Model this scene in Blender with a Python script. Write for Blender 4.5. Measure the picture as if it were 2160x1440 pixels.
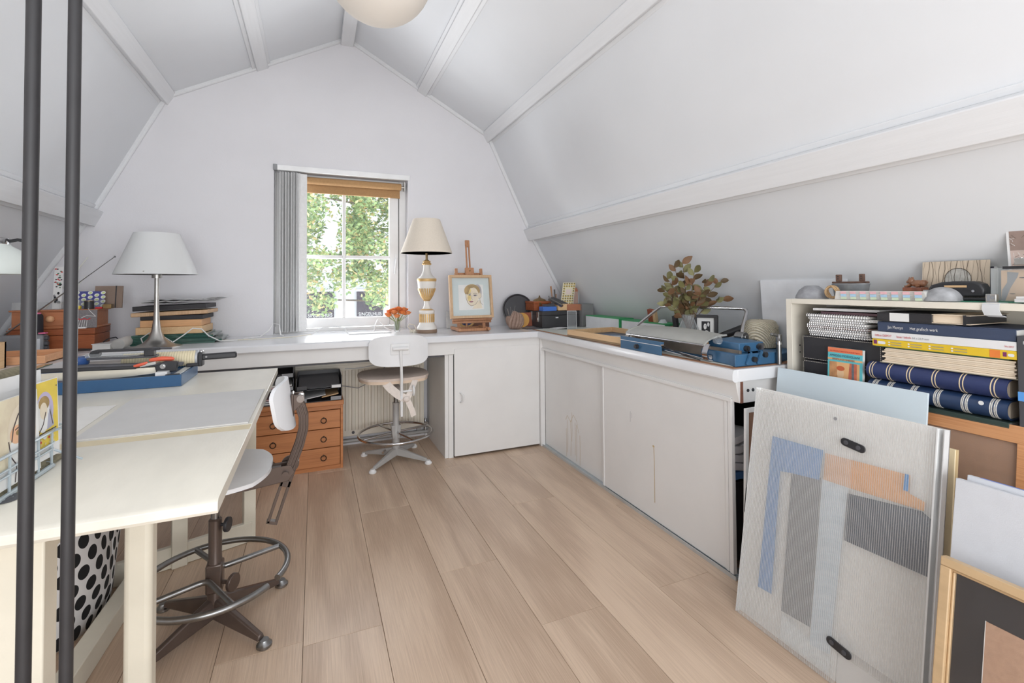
import bpy, bmesh, math, random
from math import radians as R, sin, cos, pi, sqrt, atan2
from mathutils import Vector, Matrix, Euler
for o in list(bpy.data.objects): bpy.data.objects.remove(o)
S = bpy.context.scene
COL = S.collection
rnd = random.Random(7)

# ------------------------------------------------------------------ camera, sky, lights, exposure
cd = bpy.data.cameras.new('camera'); cam = bpy.data.objects.new('camera', cd); COL.objects.link(cam); S.camera = cam
cd.sensor_fit = 'HORIZONTAL'; cd.sensor_width = 36.0; cd.lens = 990.96/2160*36.0
cd.shift_y = -(720-580.23)/2160; cd.clip_start = 0.02; cd.clip_end = 200
yaw, pit, rol = R(22.798), R(1.2814), R(-.4068)
F = Vector((sin(yaw)*cos(pit), cos(yaw)*cos(pit), sin(pit))); Rt = Vector((cos(yaw), -sin(yaw), 0)); Up = Rt.cross(F)
R2 = cos(rol)*Rt+sin(rol)*Up; U2 = -sin(rol)*Rt+cos(rol)*Up
cam.matrix_world = Matrix(((R2.x,U2.x,-F.x,0),(R2.y,U2.y,-F.y,0),(R2.z,U2.z,-F.z,1.05),(0,0,0,1)))

w = bpy.data.worlds.new('sky'); S.world = w; w.use_nodes = True
bg = w.node_tree.nodes['Background']; bg.inputs[0].default_value = (.86,.93,1,1); bg.inputs[1].default_value = 3.4

def area(name, loc, target, sx, sy, power, col=(1,1,1), spread=180):
    d = bpy.data.lights.new(name,'AREA'); d.shape='RECTANGLE'; d.size=sx; d.size_y=sy; d.energy=power; d.color=col; d.spread=R(spread)
    o = bpy.data.objects.new(name,d); COL.objects.link(o); o.location=loc
    o.rotation_euler=(Vector(target)-Vector(loc)).to_track_quat('-Z','Y').to_euler(); return o
area('rear_daylight', (.2,-1.42,1.35), (.2,3,1.35), 2.0, 1.9, 7, (1,.998,.99))
area('bounce_fill', (.2,-1.36,.95), (.30,2.3,3.0), 2.1, 1.1, 76, (1,.998,.99))  # unseen fill behind the camera, added to lift the ceiling and slopes
area('window_daylight', (.18,3.75,1.4), (.25,0,.75), .8, 1.0, 10, (.92,.96,1))
area('ceiling_fill', (.18,3.72,.85), (.3,2.0,2.6), .8, .6, 60, (.97,.985,1))  # fill added outside the window, aimed up to brighten the ceiling
S.view_settings.view_transform='Standard'; S.view_settings.look='None'; S.view_settings.gamma=1
S.view_settings.use_curve_mapping=False; S.view_settings.exposure=-.79

# ------------------------------------------------------------------ materials
def lin(c):
    return tuple(((x/255)/12.92 if x/255<=.04045 else ((x/255+.055)/1.055)**2.4) for x in c)
MATS = {}
def tone(c,k):
    l=lin(c); k=min(k,.84/max(max(l),1e-4)); return [x*k for x in l]
ALB = 1.42
def mat(name, c, r=.5, m=0.0, var=.05, sc=14., bump=0., bsc=120., stretch=(1,1,1), coat=0., raw=False, obvar=0., spec=.5, c2=None, emit=None):
    """procedural painted / wooden / metallic surface; c in display RGB of the thing in the photo's light"""
    if name in MATS: return MATS[name]
    M = bpy.data.materials.new(name); M.use_nodes = True; nt = M.node_tree; N = nt.nodes; L = nt.links
    b = N['Principled BSDF']
    k = 1 if raw or m>.5 else ALB
    a = tone(c,k)
    z = tone(c2,k) if c2 else None
    tc = N.new('ShaderNodeTexCoord'); mp = N.new('ShaderNodeMapping'); L.new(tc.outputs['Object'], mp.inputs[0]); mp.inputs['Scale'].default_value = stretch
    src = mp.outputs[0]
    if obvar:
        oi = N.new('ShaderNodeObjectInfo'); va = N.new('ShaderNodeVectorMath'); va.operation='MULTIPLY_ADD'
        cx = N.new('ShaderNodeCombineXYZ'); L.new(oi.outputs['Random'],cx.inputs[0]); L.new(oi.outputs['Random'],cx.inputs[1]); L.new(oi.outputs['Random'],cx.inputs[2])
        L.new(cx.outputs[0],va.inputs[0]); va.inputs[1].default_value=(37,53,71); L.new(src,va.inputs[2]); src = va.outputs[0]
    nz = N.new('ShaderNodeTexNoise'); nz.inputs['Scale'].default_value = sc; nz.inputs['Detail'].default_value = 4; L.new(src, nz.inputs['Vector'])
    rp = N.new('ShaderNodeValToRGB'); L.new(nz.outputs[0], rp.inputs[0])
    rp.color_ramp.elements[0].position=.3; rp.color_ramp.elements[1].position=.7
    if z:
        rp.color_ramp.elements[0].color=(*z,1); rp.color_ramp.elements[1].color=(*a,1)
    else:
        rp.color_ramp.elements[0].color=(*[max(0,x*(1-var)) for x in a],1); rp.color_ramp.elements[1].color=(*[min(.9,x*(1+var)) for x in a],1)
    out = rp.outputs[0]
    if obvar:
        hs = N.new('ShaderNodeHueSaturation'); mr = N.new('ShaderNodeMapRange'); L.new(oi.outputs['Random'],mr.inputs[0]); mr.inputs[3].default_value=1-obvar; mr.inputs[4].default_value=1+obvar
        L.new(mr.outputs[0],hs.inputs['Value']); L.new(out,hs.inputs['Color']); out = hs.outputs[0]
    L.new(out, b.inputs['Base Color'])
    b.inputs['Roughness'].default_value=r; b.inputs['Metallic'].default_value=m; b.inputs['Coat Weight'].default_value=coat; b.inputs['Specular IOR Level'].default_value=spec
    if bump:
        n2 = N.new('ShaderNodeTexNoise'); n2.inputs['Scale'].default_value=bsc; n2.inputs['Detail'].default_value=3; L.new(src,n2.inputs['Vector'])
        bp = N.new('ShaderNodeBump'); bp.inputs['Strength'].default_value=bump; bp.inputs['Distance'].default_value=.004; L.new(n2.outputs[0],bp.inputs['Height']); L.new(bp.outputs[0],b.inputs['Normal'])
    MATS[name]=M; return M
def mat_clear(name, c=(1,1,1), opac=.1, r=.05, body=None):
    """thin clear or milky sheet: part see-through, part diffuse, with a glossy skin"""
    if name in MATS: return MATS[name]
    M = bpy.data.materials.new(name); M.use_nodes=True; nt=M.node_tree; N=nt.nodes; L=nt.links
    for n in list(N): N.remove(n)
    o=N.new('ShaderNodeOutputMaterial'); t=N.new('ShaderNodeBsdfTransparent'); t.inputs[0].default_value=(*c,1)
    d=N.new('ShaderNodeBsdfPrincipled'); d.inputs['Base Color'].default_value=(*(body or c),1); d.inputs['Roughness'].default_value=r
    fr=N.new('ShaderNodeLayerWeight'); fr.inputs[0].default_value=.12
    mx=N.new('ShaderNodeMath'); mx.operation='MULTIPLY_ADD'; L.new(fr.outputs['Fresnel'],mx.inputs[0]); mx.inputs[1].default_value=.5*(1-opac); mx.inputs[2].default_value=opac; mx.use_clamp=True
    m=N.new('ShaderNodeMixShader'); L.new(mx.outputs[0],m.inputs[0]); L.new(t.outputs[0],m.inputs[1]); L.new(d.outputs[0],m.inputs[2]); L.new(m.outputs[0],o.inputs[0])
    MATS[name]=M; return M
def grain(name, ca, cb, r=.45, axis='y', sc=9., obvar=.1, bump=.15, ring=.5, coat=0., soft=.8, pore=1.):
    """wood: rings drawn out along one axis, plus pores"""
    if name in MATS: return MATS[name]
    M=bpy.data.materials.new(name); M.use_nodes=True; nt=M.node_tree; N=nt.nodes; L=nt.links; b=N['Principled BSDF']
    tc=N.new('ShaderNodeTexCoord'); oi=N.new('ShaderNodeObjectInfo'); va=N.new('ShaderNodeVectorMath'); va.operation='MULTIPLY_ADD'
    cx=N.new('ShaderNodeCombineXYZ'); [L.new(oi.outputs['Random'],cx.inputs[i]) for i in range(3)]
    L.new(cx.outputs[0],va.inputs[0]); va.inputs[1].default_value=(31,47,23); L.new(tc.outputs['Object'],va.inputs[2])
    def mapped(s):
        mp=N.new('ShaderNodeMapping'); mp.inputs['Scale'].default_value=s; L.new(va.outputs[0],mp.inputs[0]); return mp.outputs[0]
    i='xyz'.index(axis); s1=[1,1,1]; s1[i]=.16; s2=[38,38,38]; s2[i]=.9
    n1=N.new('ShaderNodeTexNoise'); n1.inputs['Scale'].default_value=sc; n1.inputs['Detail'].default_value=2; L.new(mapped(s1),n1.inputs['Vector'])
    mu=N.new('ShaderNodeMath'); mu.operation='MULTIPLY'; L.new(n1.outputs[0],mu.inputs[0]); mu.inputs[1].default_value=26
    sn=N.new('ShaderNodeMath'); sn.operation='SINE'; L.new(mu.outputs[0],sn.inputs[0])
    n2=N.new('ShaderNodeTexNoise'); n2.inputs['Scale'].default_value=8; n2.inputs['Detail'].default_value=4; L.new(mapped(s2),n2.inputs['Vector'])
    n3=N.new('ShaderNodeTexNoise'); n3.inputs['Scale'].default_value=3.2; n3.inputs['Detail'].default_value=3; L.new(mapped([1 if k!=i else .4 for k in range(3)]),n3.inputs['Vector'])
    a1=N.new('ShaderNodeMath'); a1.operation='MULTIPLY_ADD'; L.new(sn.outputs[0],a1.inputs[0]); a1.inputs[1].default_value=.14*ring; pq=N.new('ShaderNodeMath'); pq.operation='MULTIPLY_ADD'; L.new(n2.outputs[0],pq.inputs[0]); pq.inputs[1].default_value=pore; pq.inputs[2].default_value=.5*(1-pore); L.new(pq.outputs[0],a1.inputs[2])
    a2=N.new('ShaderNodeMath'); a2.operation='MULTIPLY_ADD'; L.new(n3.outputs[0],a2.inputs[0]); a2.inputs[1].default_value=soft; L.new(a1.outputs[0],a2.inputs[2])
    rp=N.new('ShaderNodeValToRGB'); L.new(a2.outputs[0],rp.inputs[0]); rp.color_ramp.elements[0].position=.62 if soft>=.8 else .29+.5*soft; rp.color_ramp.elements[1].position=1.0 if soft>=.8 else .73+.5*soft
    rp.color_ramp.elements[0].color=(*tone(cb,ALB),1); rp.color_ramp.elements[1].color=(*tone(ca,ALB),1)
    hs=N.new('ShaderNodeHueSaturation'); mr=N.new('ShaderNodeMapRange'); L.new(oi.outputs['Random'],mr.inputs[0]); mr.inputs[3].default_value=1-obvar; mr.inputs[4].default_value=1+obvar
    L.new(mr.outputs[0],hs.inputs['Value']); L.new(rp.outputs[0],hs.inputs['Color']); L.new(hs.outputs[0],b.inputs['Base Color'])
    b.inputs['Roughness'].default_value=r; b.inputs['Coat Weight'].default_value=coat
    bp=N.new('ShaderNodeBump'); bp.inputs['Strength'].default_value=bump; bp.inputs['Distance'].default_value=.002; L.new(n2.outputs[0],bp.inputs['Height']); L.new(bp.outputs[0],b.inputs['Normal'])
    MATS[name]=M; return M

white_wall = mat('wall_paint',(202,201,204),r=.75,var=.02,sc=3,bump=.12,bsc=160)
roof_paint = mat('roof_board_paint',(206,208,211),r=.6,var=.02,sc=2.5,bump=.06,bsc=90)
beam_paint = mat('beam_paint',(214,215,217),r=.45,var=.02,sc=6,bump=.12,bsc=30,stretch=(12,.6,12))
desk_white = mat('desk_gloss_white',(226,227,230),r=.22,var=.02,sc=5,bump=.03,bsc=40)
cab_white = mat('cabinet_paint',(203,202,201),r=.42,var=.03,sc=4,bump=.05,bsc=60)
cream_paint = mat('table_cream_paint',(203,199,188),r=.3,var=.04,sc=6,bump=.06,bsc=50,stretch=(3,1,3))
cream_leg = mat('trestle_cream_paint',(198,193,179),r=.4,var=.05,sc=8,bump=.05)
shelf_cream = mat('shelf_cream',(222,216,203),r=.45,var=.02)
oak_floor = grain('floor_laminate',(188,166,145),(163,140,120),r=.31,axis='y',sc=4.2,obvar=.03,bump=.2,ring=1.0,soft=.42,pore=.75)
pine_orange = grain('orange_pine',(172,114,72),(150,94,56),r=.38,axis='x',sc=9,obvar=.06,ring=.9)
brown_chest = grain('mahogany',(146,82,50),(112,58,34),r=.35,axis='x',sc=9,obvar=.08)
beech = grain('beech',(184,154,122),(164,132,100),r=.45,axis='z',sc=9,obvar=.08)
easel_wood = grain('easel_wood',(166,120,88),(138,96,66),r=.45,axis='z',sc=9,obvar=.06)
pale_wood = grain('pale_wood',(214,180,138),(188,150,108),r=.5,axis='y',sc=9,obvar=.06)
frame_wood = grain('cherry_frame',(182,132,92),(162,110,70),r=.4,axis='y',sc=9,obvar=.05)
dark_wood = grain('dark_wood',(104,66,50),(72,44,34),r=.4,axis='y',sc=9,obvar=.1)
steel = mat('brushed_steel',(196,194,190),r=.36,m=1,var=.06,sc=30)
chrome = mat('chrome',(200,200,202),r=.12,m=1,var=.02)
worn_steel = mat('worn_steel',(146,146,146),r=.3,m=1,var=.12,sc=25)
brown_metal = mat('brown_enamel',(78,66,60),r=.3,var=.1,sc=20,m=.35,coat=.2)
grey_metal = mat('grey_enamel',(150,148,146),r=.4,var=.06)
black_plastic = mat('black_plastic',(38,38,41),r=.4,var=.1)
dark_grey = mat('dark_grey',(72,72,76),r=.5,var=.08)
mid_grey = mat('mid_grey',(128,129,132),r=.5,var=.05)
white_plastic = mat('white_plastic',(228,228,228),r=.35,var=.02)
paper = mat('paper',(228,226,222),r=.8,var=.03)
paper_grey = mat('grey_paper',(188,188,188),r=.8,var=.08,sc=40)
cream_pages = mat('cream_pages',(226,210,188),r=.85,var=.05,sc=60,stretch=(1,1,14))
black_cover = mat('black_cover',(40,39,42),r=.55,var=.1,bump=.1,bsc=300)
cutter_blue = mat('cutter_blue',(38,76,112),r=.35,var=.05)
guillotine_blue = mat('guillotine_blue',(48,86,118),r=.42,var=.07,bump=.04,bsc=200)
glass_thin = mat_clear('clear_pane',(1,1,1),.03,.03)
acrylic = mat_clear('clear_acrylic',(.97,.98,.98),.12,.08,(.8,.82,.83))
red_print = mat('red_print',(176,40,44),r=.6); navy_print = mat('navy_print',(52,62,84),r=.55,var=.05)
black_print = mat('black_print',(34,34,36),r=.7); white_print = mat('white_print',(232,232,230),r=.7)
brass = mat('aged_brass',(140,116,80),r=.4,m=.8,var=.2,sc=40,raw=True)
gold = mat('gold_leaf',(186,154,104),r=.45,m=.3,var=.12,sc=40)

# ------------------------------------------------------------------ things, parts, meshes
TM = {}
def setp(o,label=None,cat=None,group=None,kind=None):
    if label: o['label']=label
    if cat: o['category']=cat
    if group: o['group']=group
    if kind: o['kind']=kind
    return o
def thing(name,label,cat,loc=(0,0,0),rz=0.,group=None):
    o=bpy.data.objects.new(name,None); COL.objects.link(o); o.empty_display_size=.02
    o.location=loc; o.rotation_euler=(0,0,rz); TM[o]=Matrix.Translation(loc)@Matrix.Rotation(rz,4,'Z')
    return setp(o,label,cat,group)
def root_of(o):
    while o.parent: o=o.parent
    return o
class MB:
    """collects shapes; build() links them as ONE mesh object"""
    def __init__(s): s.v=[]; s.f=[]; s.mi=[]; s.m=0; s.X=None
    def add(s,vs,fs):
        n=len(s.v)
        for p in vs:
            p=Vector(p)
            if s.X is not None: p=s.X@p
            s.v.append(p)
        for f in fs: s.f.append([i+n for i in f]); s.mi.append(s.m)
        return s
    def bx(s,x0,x1,y0,y1,z0,z1):
        return s.add([(x0,y0,z0),(x1,y0,z0),(x1,y1,z0),(x0,y1,z0),(x0,y0,z1),(x1,y0,z1),(x1,y1,z1),(x0,y1,z1)],
            [(3,2,1,0),(4,5,6,7),(0,1,5,4),(1,2,6,5),(2,3,7,6),(3,0,4,7)])
    def box(s,c,d,rot=None):
        h=[q/2 for q in d]; m=Euler(rot).to_matrix() if rot else Matrix.Identity(3); c=Vector(c)
        P=[c+m@Vector((a*h[0],b*h[1],e*h[2])) for e in(-1,1) for a,b in((-1,-1),(1,-1),(1,1),(-1,1))]
        return s.add(P,[(3,2,1,0),(4,5,6,7),(0,1,5,4),(1,2,6,5),(2,3,7,6),(3,0,4,7)])
    def prism(s,pts,ax,a0,a1):
        mk={'x':lambda p,a:(a,p[0],p[1]),'y':lambda p,a:(p[0],a,p[1]),'z':lambda p,a:(p[0],p[1],a)}[ax]; n=len(pts)
        vs=[mk(p,a0) for p in pts]+[mk(p,a1) for p in pts]
        fs=[list(range(n)),list(range(2*n-1,n-1,-1))]+[(i+n,(i+1)%n+n,(i+1)%n,i) for i in range(n)]
        return s.add(vs,fs)
    def slab(s,pl,u0,u1,v0,v1,w0,w1):
        P=[pl(u,v,wv) for wv in(w0,w1) for u,v in((u0,v0),(u1,v0),(u1,v1),(u0,v1))]
        return s.add(P,[(3,2,1,0),(4,5,6,7),(0,1,5,4),(1,2,6,5),(2,3,7,6),(3,0,4,7)])
    def poly(s,pl,pts,w):
        return s.add([pl(u,v,w) for u,v in pts],[list(range(len(pts)))])
    def line(s,pl,pts,t,w):
        for a,b in zip(pts[:-1],pts[1:]):
            d=Vector((b[0]-a[0],b[1]-a[1]));
            if d.length<1e-9: continue
            d.normalize(); n=Vector((-d.y,d.x))*t/2
            s.poly(pl,[(a[0]-n.x,a[1]-n.y),(b[0]-n.x,b[1]-n.y),(b[0]+n.x,b[1]+n.y),(a[0]+n.x,a[1]+n.y)],w)
        return s
    def lathe(s,prof,c=(0,0,0),n=24,rot=None,sq=(1,1)):
        m=Euler(rot).to_matrix() if rot else Matrix.Identity(3); c=Vector(c); vs=[]; fs=[]; k=len(prof)
        for r,z in prof:
            for i in range(n):
                a=2*pi*i/n; vs.append(c+m@Vector((r*cos(a)*sq[0],r*sin(a)*sq[1],z)))
        for j in range(k-1):
            for i in range(n): fs.append((j*n+i,j*n+(i+1)%n,(j+1)*n+(i+1)%n,(j+1)*n+i))
        if prof[0][0]>1e-6: fs.append(list(range(n-1,-1,-1)))
        if prof[-1][0]>1e-6: fs.append([(k-1)*n+i for i in range(n)])
        return s.add(vs,fs)
    def cyl(s,a,b,r,n=14,r2=None):
        a=Vector(a); b=Vector(b); d=b-a; q=d.to_track_quat('Z','Y').to_euler(); return s.lathe([(r,0),(r2 if r2 is not None else r,d.length)],a,n,q)
    def tube(s,pts,r,n=8,closed=False,flat=None):
        P=[Vector(p) for p in pts]; k=len(P); rr=r if isinstance(r,(list,tuple)) else [r]*k; vs=[]; fs=[]; ref=None
        for i,p in enumerate(P):
            if closed: d=P[(i+1)%k]-P[i-1]
            else: d=P[min(i+1,k-1)]-P[max(i-1,0)]
            d.normalize()
            if ref is None: ref=d.orthogonal().normalized() if flat is None else Vector(flat)
            ref=(ref-d*ref.dot(d)); ref=ref.normalized() if ref.length>1e-6 else d.orthogonal().normalized()
            o=d.cross(ref)
            for j in range(n): a=2*pi*j/n; vs.append(p+(ref*cos(a)+o*sin(a))*rr[i])
        for i in range(k if closed else k-1):
            for j in range(n): fs.append((i*n+j,i*n+(j+1)%n,((i+1)%k)*n+(j+1)%n,((i+1)%k)*n+j))
        if not closed: fs.append(list(range(n-1,-1,-1))); fs.append([(k-1)*n+j for j in range(n)])
        return s.add(vs,fs)
    def ribbon(s,pts,wd,th):
        """flat bar through pts; wd = half-width vector, th = half-thickness"""
        P=[Vector(p) for p in pts]; k=len(P); W=Vector(wd); vs=[]; fs=[]
        for i,p in enumerate(P):
            d=(P[min(i+1,k-1)]-P[max(i-1,0)]).normalized(); nn=d.cross(W.normalized()).normalized()*th
            vs+=[p-W-nn,p+W-nn,p+W+nn,p-W+nn]
        for i in range(k-1):
            for j in range(4): fs.append((i*4+j,i*4+(j+1)%4,i*4+4+(j+1)%4,i*4+4+j))
        fs+=[(3,2,1,0),(k*4-4,k*4-3,k*4-2,k*4-1)]
        return s.add(vs,fs)
    def ball(s,c,r,nu=16,nv=10,z0=-1.,z1=1.):
        r=(r,r,r) if not isinstance(r,(tuple,list)) else r; pr=[]
        for j in range(nv+1):
            z=z0+(z1-z0)*j/nv; a=math.asin(max(-1,min(1,z))) if False else (math.asin(z0)+(math.asin(z1)-math.asin(z0))*j/nv)
            pr.append((max(cos(a),1e-5 if abs(cos(a))<1e-5 else cos(a)),sin(a)))
        vs=[];fs=[]
        for q,z in pr:
            for i in range(nu): t=2*pi*i/nu; vs.append((c[0]+r[0]*q*cos(t),c[1]+r[1]*q*sin(t),c[2]+r[2]*z))
        for j in range(nv):
            for i in range(nu): fs.append((j*nu+i,j*nu+(i+1)%nu,(j+1)*nu+(i+1)%nu,(j+1)*nu+i))
        fs.append(list(range(nu-1,-1,-1))); fs.append([nv*nu+i for i in range(nu)])
        return s.add(vs,fs)
    def grid(s,fn,nu,nv,th=0.,nrm=None):
        """curved sheet fn(a,b) on 0..1; th = thickness along nrm"""
        P=[[Vector(fn(i/nu,j/nv)) for i in range(nu+1)] for j in range(nv+1)]
        vs=[p for r_ in P for p in r_]; fs=[]; k=nu+1
        for j in range(nv):
            for i in range(nu): fs.append((j*k+i,j*k+i+1,j*k+k+i+1,j*k+k+i))
        if th:
            n=Vector(nrm).normalized()*th; m=len(vs); vs+=[p+n for p in vs[:m]]
            fs+=[[q+m for q in reversed(f)] for f in fs[:]]
            rim=[(0*k+i,0*k+i+1) for i in range(nu)]+[(j*k+nu,(j+1)*k+nu) for j in range(nv)]+[(nv*k+i+1,nv*k+i) for i in range(nu-1,-1,-1)]+[((j+1)*k,j*k) for j in range(nv-1,-1,-1)]
            fs+=[(b,a,a+m,b+m) for a,b in rim]
        return s.add(vs,fs)
    def build(s,name,mats,parent=None,bevel=0.,smooth=True,world=True,kind=None,label=None,seg=2,flip=True):
        me=bpy.data.meshes.new(name); V=s.v
        if parent is not None and world:
            r=root_of(parent)
            if r in TM: inv=TM[r].inverted(); V=[inv@p for p in V]
        me.from_pydata([tuple(p) for p in V],[],s.f)
        mats=mats if isinstance(mats,(list,tuple)) else [mats]
        for m in mats: me.materials.append(m)
        if len(mats)>1: me.polygons.foreach_set('material_index',s.mi)
        if flip:
            bm=bmesh.new(); bm.from_mesh(me); bmesh.ops.recalc_face_normals(bm,faces=bm.faces); bm.to_mesh(me); bm.free()
        if smooth:
            me.polygons.foreach_set('use_smooth',[True]*len(me.polygons)); me.set_sharp_from_angle(angle=R(38))
        me.update()
        o=bpy.data.objects.new(name,me); COL.objects.link(o)
        if parent is not None: o.parent=parent
        if bevel:
            b=o.modifiers.new('bevel','BEVEL'); b.width=bevel; b.segments=seg; b.limit_method='ANGLE'; b.angle_limit=R(40); b.harden_normals=False
        return setp(o,label,kind=kind)
def solo(mb,name,mats,label,cat,group=None,**k):
    """a thing that is one mesh, its origin at its own base"""
    lo=[min(p[i] for p in mb.v) for i in range(3)]; hi=[max(p[i] for p in mb.v) for i in range(3)]
    c=Vector(((lo[0]+hi[0])/2,(lo[1]+hi[1])/2,lo[2])); mb.v=[p-c for p in mb.v]
    o=mb.build(name,mats,**k); o.location=c; TM[o]=Matrix.Translation(c); return setp(o,label,cat,group)
def struct(mb,name,mats,parent=None,**k):
    o=mb.build(name,mats,parent,**k)
    if parent is None: o['kind']='structure'
    return o
def clone(t,loc,rz=None,label=None,group=None):
    c=t.copy(); COL.objects.link(c); c.location=loc
    if rz is not None: c.rotation_euler=(0,0,rz)
    if label: c['label']=label
    if group: c['group']=group
    TM[c]=Matrix.Translation(loc)@Matrix.Rotation(c.rotation_euler.z,4,'Z')
    for k in list(t.children):
        d=k.copy(); COL.objects.link(d); d.parent=c
        for g in list(k.children):
            e=g.copy(); COL.objects.link(e); e.parent=d
    return c
def plane(o,ux,uy):
    o=Vector(o); ux=Vector(ux).normalized(); uy=Vector(uy).normalized(); n=ux.cross(uy).normalized()
    return lambda u,v,wv=0.: o+ux*u+uy*v+n*wv
def ell(cx,cy,rx,ry,n=18,rot=0.):
    return [(cx+rx*cos(2*pi*i/n)*cos(rot)-ry*sin(2*pi*i/n)*sin(rot),cy+rx*cos(2*pi*i/n)*sin(rot)+ry*sin(2*pi*i/n)*cos(rot)) for i in range(n)]
def rrect(x0,x1,y0,y1,r,n=5):
    P=[]
    for cx,cy,a in((x1-r,y1-r,0),(x0+r,y1-r,90),(x0+r,y0+r,180),(x1-r,y0+r,270)):
        for i in range(n+1): t=R(a+90*i/n); P.append((cx+r*cos(t),cy+r*sin(t)))
    return P
def art(name,parent,pl,shapes,label=None):
    """flat print or watercolour: polygons laid over each other in hair-thin layers"""
    mb=MB(); ms=[]
    for k,(m,pts) in enumerate(shapes):
        if m not in ms: ms.append(m)
        mb.m=ms.index(m)
        if isinstance(pts,tuple): mb.line(pl,pts[1],pts[0],.0004+.00006*k)
        else: mb.poly(pl,pts,.0004+.00006*k)
    return mb.build(name,ms,parent,smooth=False,label=label,flip=False)
def text(name,s,m,parent,o,ux,uy,size,width=None,w=.0006,align='LEFT',label=None):
    cu=bpy.data.curves.new('t','FONT'); cu.body=s; cu.size=size; cu.align_x=align; cu.resolution_u=3
    tmp=bpy.data.objects.new('t',cu); COL.objects.link(tmp)
    me=bpy.data.meshes.new_from_object(tmp.evaluated_get(bpy.context.evaluated_depsgraph_get()))
    bpy.data.objects.remove(tmp); bpy.data.curves.remove(cu)
    pl=plane(o,ux,uy); k=1.
    if width:
        xs=[v.co.x for v in me.vertices]; k=width/max(1e-6,max(xs)-min(xs))
    inv=TM[root_of(parent)].inverted() if root_of(parent) in TM else Matrix()
    for v in me.vertices: v.co=inv@pl(v.co.x*k,v.co.y,w)
    me.materials.clear(); me.materials.append(m)
    ob=bpy.data.objects.new(name,me); COL.objects.link(ob); ob.parent=parent; return setp(ob,label)

YB=3.327           # inner face of the gable wall
SL={'ridge':(.2,2.735),'kr':(1.215,2.185),'pr':(1.565,1.455),'dr':(1.97,.75),'fr':(2.40,0.),'kl':(-.815,2.185),'pl':(-1.165,1.455),'dl':(-1.57,.75),'fl':(-2.0,0.)}
# ------------------------------------------------------------------ room shell
floor=struct(MB().bx(-2.1,2.5,-1.7,3.5,-.12,-.009),'floor',mat('underlay',(90,80,70)))
pw=.2263; plank_mesh={}
offs=[.10,1.02,.52,.19,.72,.33,.90,.55]
fixed={3:1.528,4:None,5:1.712,6:1.33,7:2.10}
for k in range(-1,20):
    x0=-1.84+0.0+(k-1)*pw*1.0
    x0=.197+ (k-9)*pw
    if x0<-2.05 or x0>2.3: continue
    ph={8:1.528,9:2.30,10:1.712,11:1.331,12:2.10}.get(k, 1.0+offs[k%8])
    y=ph-1.36*3
    while y<YB+.1:
        a=max(y,-1.5); b=min(y+1.36,YB+.12)
        if b-a>.02:
            L=round(b-a,3)
            if L not in plank_mesh:
                ob=MB().bx(.0006,pw-.0006,.0006,L-.0006,-.008,0).build('plank',oak_floor,floor,bevel=.0007,seg=1,smooth=False); plank_mesh[L]=ob.data
            else:
                ob=bpy.data.objects.new('plank',plank_mesh[L]); COL.objects.link(ob); ob.parent=floor
                bm_=ob.modifiers.new('bevel','BEVEL'); bm_.width=.0007; bm_.segments=1
            ob.location=(x0,a,0)
        y+=1.36
S_=SL
def topz(x):
    P=[S_[q] for q in('fl','dl','pl','kl','ridge','kr','pr','dr','fr')]
    for (xa,za),(xb,zb) in zip(P[:-1],P[1:]):
        if xa<=x<=xb: return za+(zb-za)*(x-xa)/(xb-xa)
    return 0
WX0,WX1,WZ0,WZ1=-.24,.607,.752,1.80
def gable(y0,y1,hole):
    mb=MB(); xs=sorted([S_[q][0] for q in S_]+[hole[0],hole[1]])
    for a,b in zip(xs[:-1],xs[1:]):
        if a>=hole[0]-1e-6 and b<=hole[1]+1e-6:
            mb.prism([(a,-.01),(b,-.01),(b,hole[2]),(a,hole[2])],'y',y0,y1); mb.prism([(a,hole[3]),(b,hole[3]),(b,topz(b)+.03),(a,topz(a)+.03)],'y',y0,y1)
        else: mb.prism([(a,-.01),(b,-.01),(b,topz(b)+.03),(a,topz(a)+.03)],'y',y0,y1)
    return mb
struct(gable(YB,YB+.20,(WX0,WX1,WZ0,WZ1)),'wall_back',white_wall,smooth=False)
struct(gable(-1.7,-1.5,(-.75,1.15,.35,2.05)),'wall_front',white_wall,smooth=False)
def slope(a,b,y0=-1.7,y1=YB+.2,t=.08):
    a=Vector(a);b=Vector(b);d=(b-a).normalized();n=Vector((-d.y,d.x))
    if n.dot((a+b)/2-Vector((.2,1.2)))<0:n=-n
    return [tuple(a),tuple(b),tuple(b+n*t+d*.02),tuple(a+n*t-d*.02)]
mb=MB(); mb.prism(slope(S_['kl'],S_['ridge']),'y',-1.7,YB+.2); mb.prism(slope(S_['ridge'],S_['kr']),'y',-1.7,YB+.2); struct(mb,'ceiling',roof_paint,smooth=False)
mb=MB(); mb.prism(slope(S_['kr'],S_['pr']),'y',-1.7,YB+.2); mb.prism(slope(S_['pr'],S_['fr']),'y',-1.7,YB+.2); struct(mb,'wall_right',roof_paint,smooth=False)
mb=MB(); mb.prism(slope(S_['kl'],S_['pl']),'y',-1.7,YB+.2); mb.prism(slope(S_['pl'],S_['fl']),'y',-1.7,YB+.2); struct(mb,'wall_left',roof_paint,smooth=False)
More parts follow.
